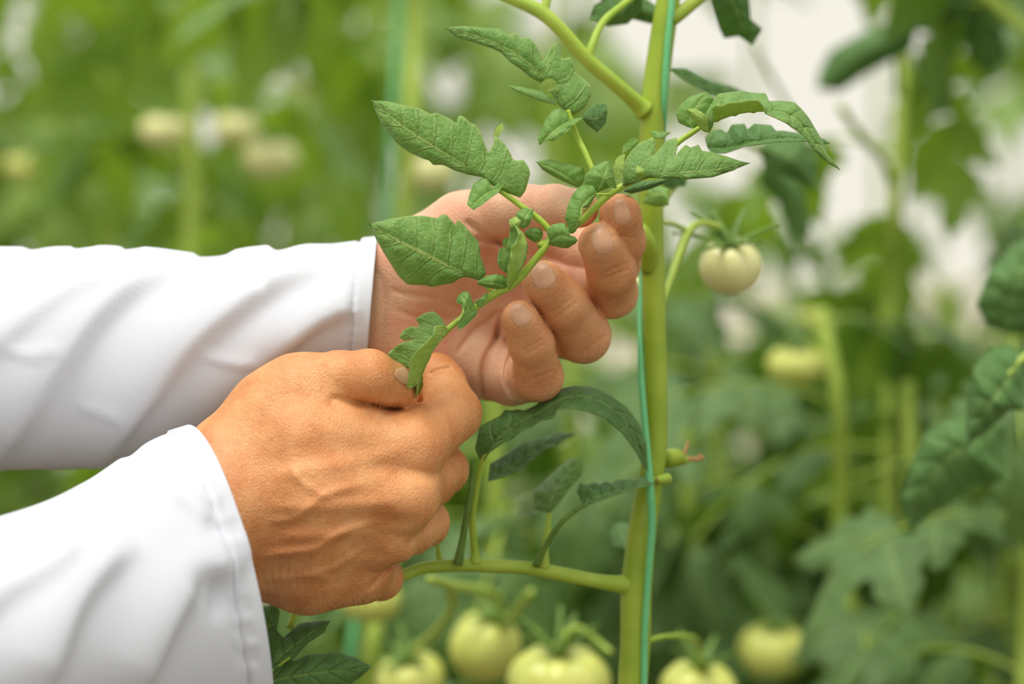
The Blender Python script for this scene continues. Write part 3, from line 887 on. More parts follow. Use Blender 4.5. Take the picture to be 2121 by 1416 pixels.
# big upper leaflet with its lobes
leaf_poly(shoot, [(905, 1150), (830, 1100), (720, 1020), (560, 920), (300, 755), (90, 580)],
     [(960, 1170), (1040, 1200), (1075, 1150), (1085, 1110), (1105, 1040), (1090, 1000), (1060, 955), (1010, 962), (985, 945), (980, 920), (935, 850), (878, 800), (868, 850), (848, 900), (836, 912), (820, 880), (790, 790), (760, 735), (722, 722), (690, 690), (662, 672), (640, 682), (634, 726), (600, 700), (560, 680), (500, 655), (472, 667), (400, 630), (300, 608), (190, 582)],
     [(830, 1098), (800, 1068), (700, 1050), (620, 1025), (550, 990), (482, 990), (460, 962), (420, 950), (330, 910), (250, 850), (160, 740), (112, 640)],
     d=(-2, -3, -6, -8, -6), fa=(2, 4, 7, 6, 4), fb=(1, 3, 4, 3), bulge=1.2, T=Z3, lat=8)
leaf(shoot, [(925, 1130), (860, 1150), (790, 1200), (720, 1262)], [(900, 1085), (862, 1132), (855, 1105), (830, 1070), (790, 1075), (740, 1110), (720, 1160), (698, 1240)],
     [(930, 1110), (905, 1160), (850, 1200), (800, 1242), (740, 1276)], d=(-3, -6, -8), fa=3, fb=-2, bulge=1.0, T=Z3, lat=5)
leaf(shoot, [(885, 850), (895, 790), (925, 722)], [(868, 800), (885, 745)], [(908, 800), (935, 755)], d=(3, 3, 4), T=Z3, nu=24, nv=4, lat=3, quilt=0.1, under=True)
# big middle leaflet
leaf_poly(shoot, [(755, 520), (660, 475), (560, 430), (400, 350), (200, 250), (15, 140)],
     [(782, 488), (796, 470), (785, 430), (756, 352), (752, 300), (742, 252), (692, 200), (650, 150), (602, 112), (592, 150), (560, 110), (525, 76), (492, 80), (470, 102), (380, 86), (280, 86), (150, 106)],
     [(660, 492), (612, 506), (572, 536), (500, 546), (430, 562), (400, 550), (270, 545), (212, 490), (160, 410), (110, 330), (60, 240)],
     d=(-3, -6, -9, -10, -8), fa=(1, 4, 4, 3), fb=(2, 4, 3), bulge=1.4, T=Z5, lat=7)
# upright curled leaflet showing its pale underside
leaf(shoot, [(945, 575), (985, 500), (1040, 400), (1063, 300), (1045, 225), (985, 150)],
     [(930, 500), (935, 440), (945, 380), (930, 300), (945, 230), (955, 165)],
     [(925, 540), (938, 450), (955, 380), (958, 300), (985, 270), (1010, 215), (1000, 180)],
     d=(-2, -7, -8, -7), fa=(5, 6, 5), fb=(-4, -5, -3), bulge=-1.5, T=Z5, nu=60, lat=6)
leaf(shoot, [(1000, 180), (990, 140), (975, 100)], [(960, 165), (950, 120)], [(1015, 160), (1035, 115), (1005, 95)], d=(-4, -6, -4), fa=2, fb=1, T=Z5, nu=24, nv=4, lat=3, under=True)
leaf(shoot, [(930, 470), (905, 400), (895, 300)], [(890, 440), (868, 400), (872, 340), (885, 300)], [(945, 420), (945, 350), (925, 295)], d=(1, 0, 2), bulge=0.8, T=Z5, nu=36, nv=5, lat=4)
leaf(shoot, [(920, 300), (918, 260), (935, 228)], [(903, 280), (908, 240)], [(938, 270), (940, 240)], d=(2, 2), T=Z5, nu=20, nv=4, lat=3)
leaf(shoot, [(1095, 45), (1060, 90), (1035, 175)], [(1060, 28), (1000, 60), (990, 100), (1008, 152)], [(1112, 40), (1102, 100), (1082, 150)], d=(-3, -6, -4), fa=2, fb=1, bulge=0.8, T=Z5, nu=40, nv=6, lat=4)
leaf(shoot, [(940, 572), (860, 540), (735, 528)], [(940, 500), (905, 480), (860, 474), (800, 485), (752, 512)], [(900, 585), (850, 572), (780, 560), (740, 545)], d=(-2, -6, -5), fa=2, fb=3, bulge=1.0, T=Z5, nu=48, nv=6, lat=4)
leaf(shoot, [(700, 690), (660, 620), (505, 605)], [(735, 640), (732, 575), (690, 540), (620, 535), (560, 548), (510, 585)], [(680, 710), (630, 720), (580, 690), (530, 650)], d=(0, -2, -2), fa=2, fb=2, bulge=1.0, T=Z7, nu=40, nv=6, lat=4)
leaf(shoot, [(790, 735), (850, 690), (960, 640), (1160, 690)], [(815, 690), (785, 600), (800, 540), (850, 500), (930, 482), (1000, 482), (1040, 550), (1070, 630), (1120, 645)], [(850, 760), (950, 785), (1040, 792), (1085, 760), (1130, 735)],
     d=(-2, -5, -7, -4), fa=2, fb=3, bulge=1.2, T=Z7, nu=60, nv=7, lat=5)
leaf(shoot, [(1385, 100), (1300, 190), (1220, 280), (1190, 420), (1085, 615)], [(1350, 30), (1260, 10), (1190, 25), (1110, 110), (1060, 200), (1025, 300), (1005, 420), (1030, 500), (1055, 590)], [(1375, 150), (1300, 290), (1195, 300), (1200, 420), (1180, 500), (1130, 590)],
     d=(0, -4, -6, -4), fa=(2, 3, 2), fb=(3, 3, 1), bulge=1.3, T=Z7, nu=64, nv=8, lat=6)
# cluster of leaflets past the fingers
leaf_poly(shoot, [(625, 690), (720, 640), (820, 612), (1000, 600), (1200, 585), (1437, 538)],
     [(640, 640), (632, 590), (645, 530), (690, 460), (745, 408), (830, 374), (846, 420), (838, 470), (812, 502), (850, 470), (905, 400), (975, 374), (982, 430), (964, 498), (990, 460), (1012, 438), (1030, 420), (1062, 442), (1112, 420), (1132, 460), (1200, 470), (1290, 496), (1370, 524)],
     [(700, 668), (800, 632), (900, 634), (1050, 640), (1200, 628), (1300, 595)],
     d=(2, -2, -4, -2, 2), fa=(2, 8, 7, 4), fb=(-2, -4, -2), bulge=1.0, T=Z4, lat=7)
leaf(shoot, [(470, 725), (510, 650), (550, 528)], [(390, 690), (396, 620), (450, 560), (520, 528)], [(560, 690), (588, 640), (575, 580)], d=(2, 0, 2), fa=2, fb=2, bulge=0.8, T=Z4, nu=48, nv=6, lat=4)
leaf(shoot, [(600, 690), (570, 660), (525, 640)], [(580, 625), (545, 628)], [(590, 700), (550, 685)], d=(0, -4), T=Z4, nu=24, nv=4, lat=3)
leaf(shoot, [(735, 640), (745, 600), (725, 556)], [(720, 620), (722, 580)], [(770, 620), (760, 575)], d=(-2, -6, -4), fa=1, fb=2, T=Z4, nu=24, nv=4, lat=3, under=True)
leaf(shoot, [(600, 640), (600, 560), (650, 480)], [(570, 590), (590, 510), (625, 485)], [(640, 620), (640, 540)], d=(4, 4, 6), T=Z4, nu=30, nv=4, lat=3, under=True)
leaf(shoot, [(640, 715), (760, 690), (915, 645)], [(660, 680), (760, 650), (880, 640)], [(690, 732), (800, 705), (890, 670)], d=(8, 14, 18), fa=3, fb=4, bulge=0.6, T=Z4, nu=48, nv=5, lat=5, mats=('leaf_dark', 'leaf_dark_u'))
leaf(shoot, [(630, 480), (670, 420), (735, 385)], [(640, 430), (690, 385)], [(680, 460), (730, 410)], d=(12, 16), T=Z4, nu=36, nv=4, lat=3)
leaf(shoot, [(860, 380), (850, 350), (815, 335)], [(830, 380), (812, 350)], [(890, 380), (940, 345), (870, 340)], d=(24, 28), T=Z4, nu=36, nv=4, lat=3)
# arching end leaflet, rolled at its base
leaf(shoot, [(1120, 318), (1205, 275), (1300, 238), (1400, 214), (1512, 205), (1640, 215), (1745, 275), (1830, 385), (1905, 490), (2003, 582)],
     [(1130, 250), (1185, 150), (1240, 102), (1380, 84), (1450, 95), (1535, 100), (1552, 150), (1620, 146), (1712, 155), (1762, 202), (1802, 250), (1850, 330), (1892, 402), (1922, 482)],
     [(1195, 200), (1215, 172), (1250, 180), (1300, 158), (1370, 155), (1430, 140), (1490, 145), (1520, 185), (1530, 225), (1600, 255), (1660, 285), (1700, 315), (1782, 375), (1815, 430), (1850, 475), (1930, 545)],
     d=(12, 6, 2, 0, 2, 4), fa=(6, 10, 8, 5), fb=(-5, -7, -3, 1), bulge=0.8, T=Z4, nu=110, lat=9)
leaf(shoot, [(1075, 322), (1060, 250), (1160, 88)], [(1040, 312), (985, 285), (968, 230), (1000, 170), (1060, 120), (1110, 105)], [(1110, 310), (1180, 220), (1205, 130)], d=(12, 12, 14), fa=2, fb=2, bulge=1.2, T=Z4, nu=60, nv=7, lat=5)
leaf(shoot, [(1185, 352), (1130, 270), (1032, 198)], [(1140, 340), (1080, 270), (1040, 220)], [(1190, 300), (1150, 230), (1090, 195)], d=(6, 0, -2), fa=1, fb=2, T=Z4, nu=36, nv=5, lat=4, mats=('leaf_under', 'leaf_top'))
leaf(shoot, [(1180, 350), (1185, 280), (1195, 192)], [(1165, 300), (1175, 220)], [(1205, 300), (1206, 220)], d=(6, 2, 2), fa=2, T=Z4, nu=30, nv=4, lat=4)
leaf(shoot, [(1165, 440), (1300, 440), (1500, 395), (1700, 375), (1940, 412)], [(1150, 380), (1200, 330), (1255, 325), (1290, 350), (1320, 295), (1400, 290), (1415, 330), (1460, 290), (1570, 300), (1590, 335), (1650, 335), (1800, 360), (1900, 385)], [(1190, 475), (1280, 474), (1400, 432), (1600, 402), (1800, 398), (1900, 415)],
     d=(42, 36, 32, 36), fa=(5, 8, 4), fb=(-4, -5, -2), bulge=0.8, T=Z4, nu=80, lat=7, mats=('leaf_dark', 'leaf_dark_u'))
# leaflet half hidden by the thumb, and the soft one above
leaf(shoot, [(375, 692), (300, 640), (200, 575), (92, 530)], [(405, 620), (392, 570), (320, 545), (300, 548), (240, 528), (180, 514)], [(345, 690), (280, 662), (200, 622), (130, 580)], d=(10, 8, 8, 10), fa=2, fb=2, bulge=1.0, T=Z4, nu=60, lat=6)
leaf_poly(shoot, [(1205, 725), (1130, 610), (1040, 480), (900, 360), (700, 255), (428, 172)],
     [(1240, 722), (1310, 672), (1350, 600), (1346, 540), (1300, 492), (1240, 450), (1242, 400), (1216, 355), (1166, 370), (1155, 312), (1130, 264), (1092, 290), (1060, 362), (1046, 384), (1030, 340), (1000, 280), (962, 235), (900, 238), (870, 204), (832, 218), (780, 180), (650, 172), (550, 162)],
     [(1140, 655), (1090, 575), (1130, 520), (1100, 500), (1030, 520), (960, 482), (900, 432), (840, 392), (780, 330), (720, 302), (620, 270), (500, 236)],
     d=(16, 16, 14, 14, 16), fa=(3, 8, 6, 4), fb=(0, -3, 2), bulge=1.2, T=ZC, lat=8)
leaf(shoot, [(1060, 570), (1075, 535), (1130, 515)], [(1020, 530), (1060, 490), (1100, 490)], [(1090, 568), (1130, 550)], d=(10, 8), T=ZC, nu=24, nv=4, lat=3, under=True)
leaf(shoot, [(1225, 745), (1160, 790), (1080, 850), (1018, 908)], [(1205, 740), (1195, 700), (1150, 670), (1100, 690), (1060, 750), (1008, 862)], [(1300, 735), (1250, 772), (1200, 822), (1112, 885), (1062, 880)], d=(14, 8, 6, 8), fa=3, fb=-1, bulge=1.2, T=ZC, nu=56, lat=6)
leaf(shoot, [(1135, 660), (1000, 605), (820, 538)], [(1110, 620), (1040, 570), (900, 542)], [(1090, 650), (1000, 628), (900, 590)], d=(20, 26, 30), fa=2, fb=1, T=ZC, nu=48, nv=5, lat=6)
leaf(shoot, [(1290, 740), (1370, 740), (1450, 690)], [(1310, 700), (1380, 645), (1440, 650)], [(1320, 780), (1385, 830), (1440, 770)], d=(24, 32, 36), fa=3, fb=3, T=ZC, nu=48, nv=5, lat=5, mats=('leaf_dark', 'leaf_dark_u'))
# twisted small leaflet and the folded end leaflet in the pinching fingers
leaf(shoot, [(735, 720), (690, 720), (660, 660), (625, 605)], [(700, 650), (690, 610), (665, 588), (640, 590)], [(735, 740), (690, 790), (640, 835), (612, 848), (600, 800), (640, 742), (632, 682), (595, 662), (602, 620)], d=(-2, -5, -6, -4), fa=2, fb=(1, -2, 2), bulge=0.8, T=Z5, nu=64, nv=7, lat=5)
leaf(shoot, [(770, 690), (760, 660), (800, 592)], [(735, 690), (716, 655), (745, 645)], [(785, 660), (806, 610)], d=(-3, -4, -3), T=Z5, nu=36, nv=4, lat=3)
leaf_poly(shoot, [(540, 840), (490, 908), (430, 990), (385, 1090), (358, 1160), (325, 1300)],
     [(515, 805), (490, 755), (440, 720), (382, 735), (320, 775), (345, 800), (340, 830), (300, 822), (250, 840), (214, 890), (246, 920), (330, 905), (300, 915), (230, 932), (160, 980), (104, 1050), (190, 1105), (282, 1100), (310, 1200)],
     None, d=(-2, -4, -4, -1, 3, 8), fa=(3, 5, 6, 4, 1), bulge=0.6, T=Z5, lat=8, grain=6.0)
leaf(shoot, [(540, 840), (490, 908), (430, 990), (385, 1090), (358, 1160), (325, 1300)],
     [(505, 815), (448, 820), (440, 880), (385, 935), (330, 985), (300, 1025), (282, 1090), (275, 1160), (264, 1232), (295, 1240), (330, 1200)],
     [(491, 909), (431, 991), (386, 1091), (359, 1161)],
     d=(-2, -4, -4, -1, 3, 8), fa=(-3, -5, -5, -5, -6), bulge=0.8, under=True, T=Z5, nu=90, lat=8, wave=0.2)
leaf(shoot, [(365, 1130), (362, 1200), (312, 1310)], [(352, 1180), (335, 1220), (318, 1270)], [(372, 1180), (372, 1230), (345, 1275)], d=(4, 8, 14), T=Z5, nu=30, nv=4, lat=4)
# fine hairs along the shoot stem
HV, HF = [], []
for i in range(110):
    t = rng.uniform(0.12, 1.0)
    P = crom(np.array([list(cm(*Z5((x, y)), -1)) for x, y in [(520, 862), (600, 792), (720, 700), (800, 642), (880, 590), (950, 556), (1020, 498), (1100, 405), (1180, 305)]]), 60)
    k = int(t * 58); p = P[k]; tg = P[k + 1] - P[k]; tg /= np.linalg.norm(tg)
    a = rng.uniform(0, 2 * math.pi); nrm = np.array([-tg[1], tg[0], 0]); bn = np.array([0, 0, -1.0])
    dr = nrm * math.cos(a) + bn * math.sin(a)
    q = p + dr * 1.1; L = rng.uniform(0.8, 2.4)
    e = q + dr * L + rng.normal(0, .4, 3)
    V, F = tube(world([q, (q + e) / 2 + rng.normal(0, .1, 3), e]), [3.5e-5, 3e-5, 1e-5], 4)
    HF += [tuple(x + len(HV) for x in f) for f in F]; HV += list(V)
tag(obj('fine_hair', np.array(HV), HF, M['plant_hair'], shoot), kind='stuff')

# ---------------------------------------------------------------- the staked plant beside the hands
plant = empty('tomato_plant', (W(1310, 1416, 70)[0], W(1310, 1416, 70)[1], 0.0), 'tomato plant with a thick pale stem standing beside the fingertips', 'plant')
b0 = W(1310, 1416, 70)
V, F = tube(np.vstack([crom([(b0[0] - 0.01, b0[1], 0.0), (b0[0] + 0.004, b0[1], 0.5), (b0[0], b0[1], b0[2] - 0.01)], 12),
                       world(crom([cm(*p) for p in [(1310, 1416, 70), (1316, 1330, 70), (1318, 1220, 70), (1330, 1100, 70), (1346, 1000, 70), (1358, 900, 70), (1356, 700, 70), (1352, 520, 72), (1348, 380, 74), (1352, 240, 76), (1366, 120, 78), (1384, 0, 80), (1420, -200, 84), (1440, -600, 90), (1430, -1500, 90)]], 60))]),
            np.concatenate([np.linspace(6.5, 5.9, 12), np.interp(np.linspace(0, 14, 60), [0, 2, 3, 4, 5, 6, 8, 10, 12, 14], [5.9, 6.1, 5.6, 4.9, 4.7, 4.5, 5.0, 5.0, 4.3, 3.5])]) / 1000, 18, 0.03, 4)
obj('main_stem', V, F, M['stem_main'], plant)
twig(plant, [(1345, 560, 70, 18), (1344, 515, 66, 19), (1336, 485, 64, 15), (1330, 465, 64, 7)], mat='stem_main', name='side_stub', seg=14)
twig(plant, [(1335, 228, 74, 24), (1318, 212, 72, 17), (1270, 170, 66, 15), (1215, 122, 62, 15), (1160, 60, 60, 15), (1120, 25, 60, 15), (1060, -5, 62, 14), (980, -40, 66, 13), (860, -110, 70, 10)], mat='stem', name='branch', n=40)
twig(plant, [(1218, 122, 62, 10), (1228, 90, 64, 9), (1250, 45, 70, 8), (1290, 10, 78, 7), (1330, -20, 84, 6)], mat='stem', name='petiole')
twig(plant, [(1128, 30, 60, 9), (1132, 0, 62, 9), (1150, -60, 66, 8)], mat='stem', name='petiole')
twig(plant, [(1385, 40, 78, 20), (1410, 26, 80, 15), (1450, -5, 84, 13), (1510, -50, 90, 12)], mat='stem_main', name='branch')
twig(plant, [(1345, 470, 80, 8), (1365, 430, 90, 9), (1395, 385, 96, 8), (1430, 350, 104, 7)], mat='stem', name='petiole')
# lower branch with petioles
twig(plant, sc([(-180, 960, 40, 26), (-60, 955, 44, 27), (80, 915, 48, 28), (170, 882, 52, 29), (340, 868, 54, 31), (500, 872, 56, 32), (660, 882, 58, 32), (800, 908, 60, 34), (950, 938, 62, 34), (1060, 955, 66, 40), (1130, 960, 70, 54)], 2.226), Z6, 'stem', 'branch', 16, 60)
twig(plant, sc([(410, 860, 54, 30), (408, 800, 54, 20), (400, 720, 52, 17), (398, 640, 50, 16), (410, 560, 48, 15), (440, 400, 44, 12), (500, 300, 42, 9)], 2.226), Z6, 'stem', 'petiole')
twig(plant, sc([(330, 862, 50, 24), (350, 760, 48, 17), (372, 640, 46, 16), (392, 500, 44, 13), (400, 380, 44, 9)], 2.226), Z6, 'calyx', 'petiole')
twig(plant, sc([(725, 880, 58, 30), (730, 800, 58, 19), (745, 700, 60, 16), (752, 630, 62, 11)], 2.226), Z6, 'stem', 'petiole')
twig(plant, sc([(690, 870, 54, 18), (740, 770, 50, 14), (800, 680, 46, 13), (880, 610, 44, 12), (930, 588, 42, 9)], 2.226), Z6, 'calyx', 'petiole')
twig(plant, sc([(250, 870, 56, 18), (240, 800, 58, 12), (235, 740, 60, 9)], 2.226), Z6, 'stem', 'petiole')
twig(plant, sc([(1230, 478, 62, 16), (1262, 474, 62, 21), (1296, 470, 66, 26)], 2.226), Z6, 'stem', 'cut_stub')
twig(plant, sc([(1252, 476, 61, 22), (1246, 477, 61, 16)], 2.226), Z6, 'brown', 'cut_end', n=4)
twig(plant, sc([(1290, 380, 78, 40), (1330, 372, 84, 42), (1370, 384, 88, 24), (1395, 380, 90, 12)], 2.226), Z6, 'stem_main', 'flower_knob')
twig(plant, sc([(1380, 380, 88, 12), (1420, 378, 90, 10), (1462, 374, 92, 9)], 2.226), Z6, 'brown', 'dry_tip')
twig(plant, sc([(1370, 360, 88, 10), (1385, 325, 90, 8), (1392, 300, 92, 5)], 2.226), Z6, 'brown', 'dry_tip')
twig(plant, sc([(1430, 390, 90, 8), (1450, 360, 92, 8)], 2.226), Z6, 'brown', 'dry_tip', n=5)
DK = ('leaf_dark', 'leaf_dark_u')
leaf(plant, [(440, 400), (500, 300), (590, 220), (700, 165), (800, 105), (900, 85), (1000, 115), (1090, 180), (1150, 280), (1206, 432)],
     [(408, 330), (430, 230), (500, 190), (525, 180), (545, 152), (585, 155), (600, 148), (640, 155), (690, 130), (780, 60), (870, 40), (960, 50), (1040, 90), (1110, 140), (1170, 220), (1200, 310)],
     [(470, 350), (540, 300), (580, 285), (620, 250), (680, 225), (700, 205), (770, 190), (790, 150), (860, 145), (930, 160), (1010, 190), (1090, 260), (1150, 340), (1192, 422)],
     d=(44, 36, 28, 30, 42, 56), fa=(6, 10, 8, 4), fb=(-4, -6, -3), T=Z6, nu=110, lat=10, mats=DK)
leaf(plant, [(470, 480), (600, 395), (720, 315), (872, 262)], [(480, 400), (560, 350), (640, 300), (700, 285), (800, 255)], [(540, 462), (600, 440), (640, 405), (690, 370), (720, 340), (790, 310)], d=(56, 66, 74, 80), fa=5, fb=-3, T=Z6, nu=70, lat=7, mats=DK)
leaf(plant, [(752, 632), (770, 540), (830, 450), (893, 372)], [(680, 605), (675, 530), (735, 470), (790, 420), (850, 372)], [(790, 590), (850, 510), (905, 450), (912, 400)], d=(62, 70, 84, 92), fa=4, fb=4, bulge=1, T=Z6, nu=60, lat=6, mats=('leaf_top', 'leaf_under'))
leaf(plant, [(905, 592), (960, 560), (1080, 522), (1240, 482)], [(878, 530), (892, 488), (925, 500), (962, 485), (985, 495), (1012, 482), (1040, 492), (1062, 475), (1150, 470), (1200, 460)], [(950, 582), (1050, 546), (1150, 512), (1210, 500)], d=(42, 44, 50, 58), fa=5, fb=-2, T=Z6, nu=70, lat=7, mats=DK)
leaf(plant, [(1110, 800), (1090, 740), (1050, 680)], [(1050, 790), (1030, 720)], [(1160, 760), (1140, 690), (1090, 670)], d=(110, 120, 130), fa=4, fb=4, T=Z6, nu=40, nv=5, lat=5, mats=DK)
# leaves low on the plant, in front of the cuff
leaf(plant, [(545, 1395), (600, 1345), (684, 1285)], [(545, 1320), (570, 1300), (585, 1322), (620, 1290), (660, 1285)], [(580, 1395), (640, 1330), (672, 1310)], d=(20, 24, 34), fa=4, fb=3, bulge=1, nu=56, lat=6, mats=DK)
leaf(plant, [(520, 1420), (640, 1395), (765, 1385)], [(560, 1385), (640, 1355), (700, 1350), (740, 1362), (768, 1378)], [(560, 1440), (640, 1445), (720, 1420), (750, 1400)], d=(16, 22, 32), fa=5, fb=4, bulge=1.4, nu=56, lat=6, mats=DK)
leaf(plant, [(540, 1330), (560, 1290), (570, 1250)], [(530, 1290), (545, 1255)], [(575, 1300), (580, 1265)], d=(30, 34, 36), fa=3, fb=3, nu=40, nv=5, lat=4, mats=DK)
twig(plant, [(600, 1300, 40, 8), (612, 1262, 44, 7), (625, 1210, 48, 6)], mat='stem', name='petiole')
twig(plant, [(480, 1420, 30, 8), (540, 1400, 22, 6), (600, 1360, 24, 4)], mat='stem', name='petiole')
# leaves around the top of the stem
leaf(plant, [(1330, -20), (1290, 20), (1240, 45)], [(1270, -10), (1230, 10), (1220, 40)], [(1330, 20), (1300, 50), (1260, 55)], d=(84, 88, 92), fa=5, fb=4, nu=44, nv=5, lat=5, mats=DK)
leaf(plant, [(1240, -20), (1290, 10), (1375, 35)], [(1260, -40), (1330, -10), (1370, 20)], [(1250, 20), (1310, 40), (1350, 50)], d=(96, 100, 106), fa=5, fb=4, nu=44, nv=5, lat=5, mats=DK)
leaf(plant, [(1500, -40), (1530, 30), (1558, 95)], [(1470, 0), (1490, 60), (1500, 80), (1530, 75)], [(1550, -20), (1555, 40), (1580, 60)], d=(110, 118, 130), fa=5, fb=4, nu=50, nv=5, lat=5, mats=DK)
leaf(plant, [(1430, 350), (1380, 360), (1330, 395)], [(1400, 335), (1350, 350)], [(1420, 385), (1370, 395)], d=(96, 90, 86), fa=3, fb=3, nu=40, nv=5, lat=5, mats=DK)
leaf(plant, [(1340, 400), (1380, 405), (1385, 425)], [(1350, 380), (1385, 390)], [(1330, 420), (1360, 428)], d=(62, 58, 56), fa=3, fb=3, nu=36, nv=5, lat=4, mats=('leaf_top', 'leaf_under'))
leaf(plant, [(1385, 140), (1440, 165), (1500, 195), (1560, 200)], [(1420, 140), (1470, 165), (1520, 180)], [(1420, 165), (1470, 195), (1520, 212)], d=(100, 112, 124, 130), fa=4, fb=-2, nu=40, nv=5, lat=5, mats=DK)
# twine running up the stem
V, F = ptube([(1330, 1900, 64, 7), (1334, 1416, 64, 7), (1336, 1300, 63, 7), (1342, 1200, 62, 7), (1350, 1090, 60, 8), (1346, 1000, 58, 8), (1336, 880, 62, 7), (1328, 780, 66, 7), (1326, 700, 70, 6), (1326, 600, 84, 5), (1340, 480, 92, 5), (1366, 380, 90, 5), (1374, 280, 78, 6), (1376, 200, 72, 7), (1382, 100, 72, 7), (1392, 0, 74, 7), (1408, -150, 80, 6), (1440, -800, 90, 5), (1440, -1600, 90, 5)], 90, 10)
tag(obj('support_twine', V, F, M['twine']), 'bright green twine wound along the thick pale stem', 'twine')
# ---------------------------------------------------------------- the rows of plants behind
def leaflet_geo(L, Wd, r, fold, droop, nu=15, nv=2):
    t = np.linspace(0, 1, nu)
    prof = np.sin(np.pi * np.clip(t, 0, 1) ** 0.72) ** 0.8
    teeth = 1 + 0.20 * np.sin(t * 2 * math.pi * 4 + r.uniform(0, 6)) * (t > 0.1)
    V = []
    for i in range(nu):
        for s in np.linspace(-1, 1, 2 * nv + 1):
            w = Wd * prof[i] * (teeth[i] if abs(s) > 0.9 else 1.0) * s
            x = L * t[i] - abs(s) * 0.08 * L * math.sin(math.pi * t[i])
            z = -droop * L * t[i] ** 2 + fold * abs(w) - 0.25 * abs(s) ** 2 * Wd * prof[i] + 0.02 * L * math.sin(9 * t[i] + 3 * s)
            V.append((x, w, z))
    nc = 2 * nv + 1
    F = [(i * nc + j, (i + 1) * nc + j, (i + 1) * nc + j + 1, i * nc + j + 1) for i in range(nu - 1) for j in range(nc - 1)]
    UV = np.array([(t[i], s, 6.0) for i in range(nu) for s in np.linspace(-1, 1, 2 * nv + 1)])
    return np.array(V), F, UV
def compound_leaf(seed, L, key='leaf_bg'):
    r = np.random.default_rng(seed)
    t = np.linspace(0, 1, 14)
    dr = r.uniform(0.25, 0.6)
    C = np.stack([L * t * (1 - 0.12 * t), 0.05 * L * np.sin(3 * t + seed), L * (0.35 * t - dr * 1.5 * t * t)], 1)
    V, F = tube(C, np.linspace(0.0028, 0.0010, 14), 6)
    UV = [(0, 0.5, 0)] * len(V); V = list(V); F = [tuple(f) for f in F]; mi = [1] * len(F)
    def add(t0, yaw, l, w, pitch):
        p = np.array([np.interp(t0, t, C[:, i]) for i in range(3)])
        g = np.array([np.interp(min(1, t0 + .02), t, C[:, i]) - np.interp(t0 - .02, t, C[:, i]) for i in range(3)])
        v, f, uv = leaflet_geo(l, w, r, r.uniform(-0.1, 0.35), r.uniform(0.1, 0.7))
        base = Matrix.Rotation(math.atan2(g[1], g[0]), 3, 'Z') @ Matrix.Rotation(math.atan2(-g[2], math.hypot(g[0], g[1])), 3, 'Y')
        R = np.array(base @ Matrix.Rotation(yaw, 3, 'Z') @ Matrix.Rotation(pitch, 3, 'Y') @ Matrix.Rotation(r.uniform(-0.5, 0.5), 3, 'X'))
        v = v @ R.T + p
        o = len(V)
        V.extend(list(v)); UV.extend(list(uv)); F.extend([tuple(x + o for x in q) for q in f]); mi.extend([0] * len(f))
    for t0 in (0.32, 0.58, 0.82):
        for s in (-1, 1):
            k = (0.75 + 0.5 * t0) * r.uniform(0.8, 1.2)
            add(t0 + r.uniform(-.04, .04), s * r.uniform(0.8, 1.2), L * 0.34 * k, L * 0.105 * k, r.uniform(-0.1, 0.5))
    for t0 in (0.45, 0.7):
        s = r.choice([-1, 1])
        add(t0, s * 1.2, L * 0.13, L * 0.05, r.uniform(0, 0.4))
    add(0.97, r.uniform(-.2, .2), L * 0.42, L * 0.135, r.uniform(0, 0.4))
    return mesh_of('leaf', np.array(V), F, [M[key], M['stem_bg']], mi=mi, attrs={'leafuv': ('FLOAT_VECTOR', np.array(UV))})
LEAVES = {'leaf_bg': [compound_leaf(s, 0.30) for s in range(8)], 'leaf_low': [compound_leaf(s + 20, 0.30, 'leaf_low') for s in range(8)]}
def add_leaf(root, pos, az, tilt, scale, r, key='leaf_bg'):
    o = bpy.data.objects.new('leaf', LEAVES[key][r.integers(8)])
    o.location = Vector(pos) - root.location
    o.rotation_euler = Euler((r.uniform(-.4, .4), tilt, az), 'XYZ')
    o.scale = (scale,) * 3
    COL.objects.link(o); o.parent = root
    return o
def far_plant(label, pts, depth, r_mm, seed, leaf_y=(-300, 1700), step=0.045, sc_=(0.75, 1.1), skip=None, twine=None, azr=(0, 6.283), group=None, key='leaf_bg'):
    """pts: stem way-points in photo pixels at that depth (m from the camera), top to bottom."""
    r = np.random.default_rng(seed)
    d = depth * 1000 - D0
    P = [W(x, y, d + r.uniform(-20, 20)) for x, y in pts]
    P = [p for p in P if p[2] > 0.05]
    foot = np.array([P[-1][0], P[-1][1], 0.0])
    root = empty('tomato_plant', foot, label, 'plant', group)
    C = crom(np.array(P + [foot]), 50)
    V, F = tube(C, np.linspace(0.75, 1.1, 50) * r_mm / 1000, 10)
    obj('main_stem', V, F, M['stem_bg'], root)
    top, bot = W(0, leaf_y[0], d)[2], max(0.12, W(0, leaf_y[1], d)[2])
    z = top; az = r.uniform(0, 6)
    while z > bot:
        az += 2.4 + r.uniform(-.5, .5)
        a = az if azr[1] - azr[0] > 6 else r.uniform(*azr)
        p = np.array([np.interp(-z, -C[:, 2], C[:, i]) for i in range(3)])
        py = 708 - (z - CAMH) * 1000 * FPX / (depth * 1000)
        if skip is None or not skip(py, r):
            add_leaf(root, p, a, r.uniform(-0.35, 0.25), r.uniform(*sc_), r, key)
        z -= step * r.uniform(0.7, 1.3)
    if twine:
        V, F = tube(C + np.array([-0.012, -0.012, 0]), np.full(50, 0.0022), 6)
        tag(obj('support_twine', V, F, M['twine']), twine, 'twine')
    return root
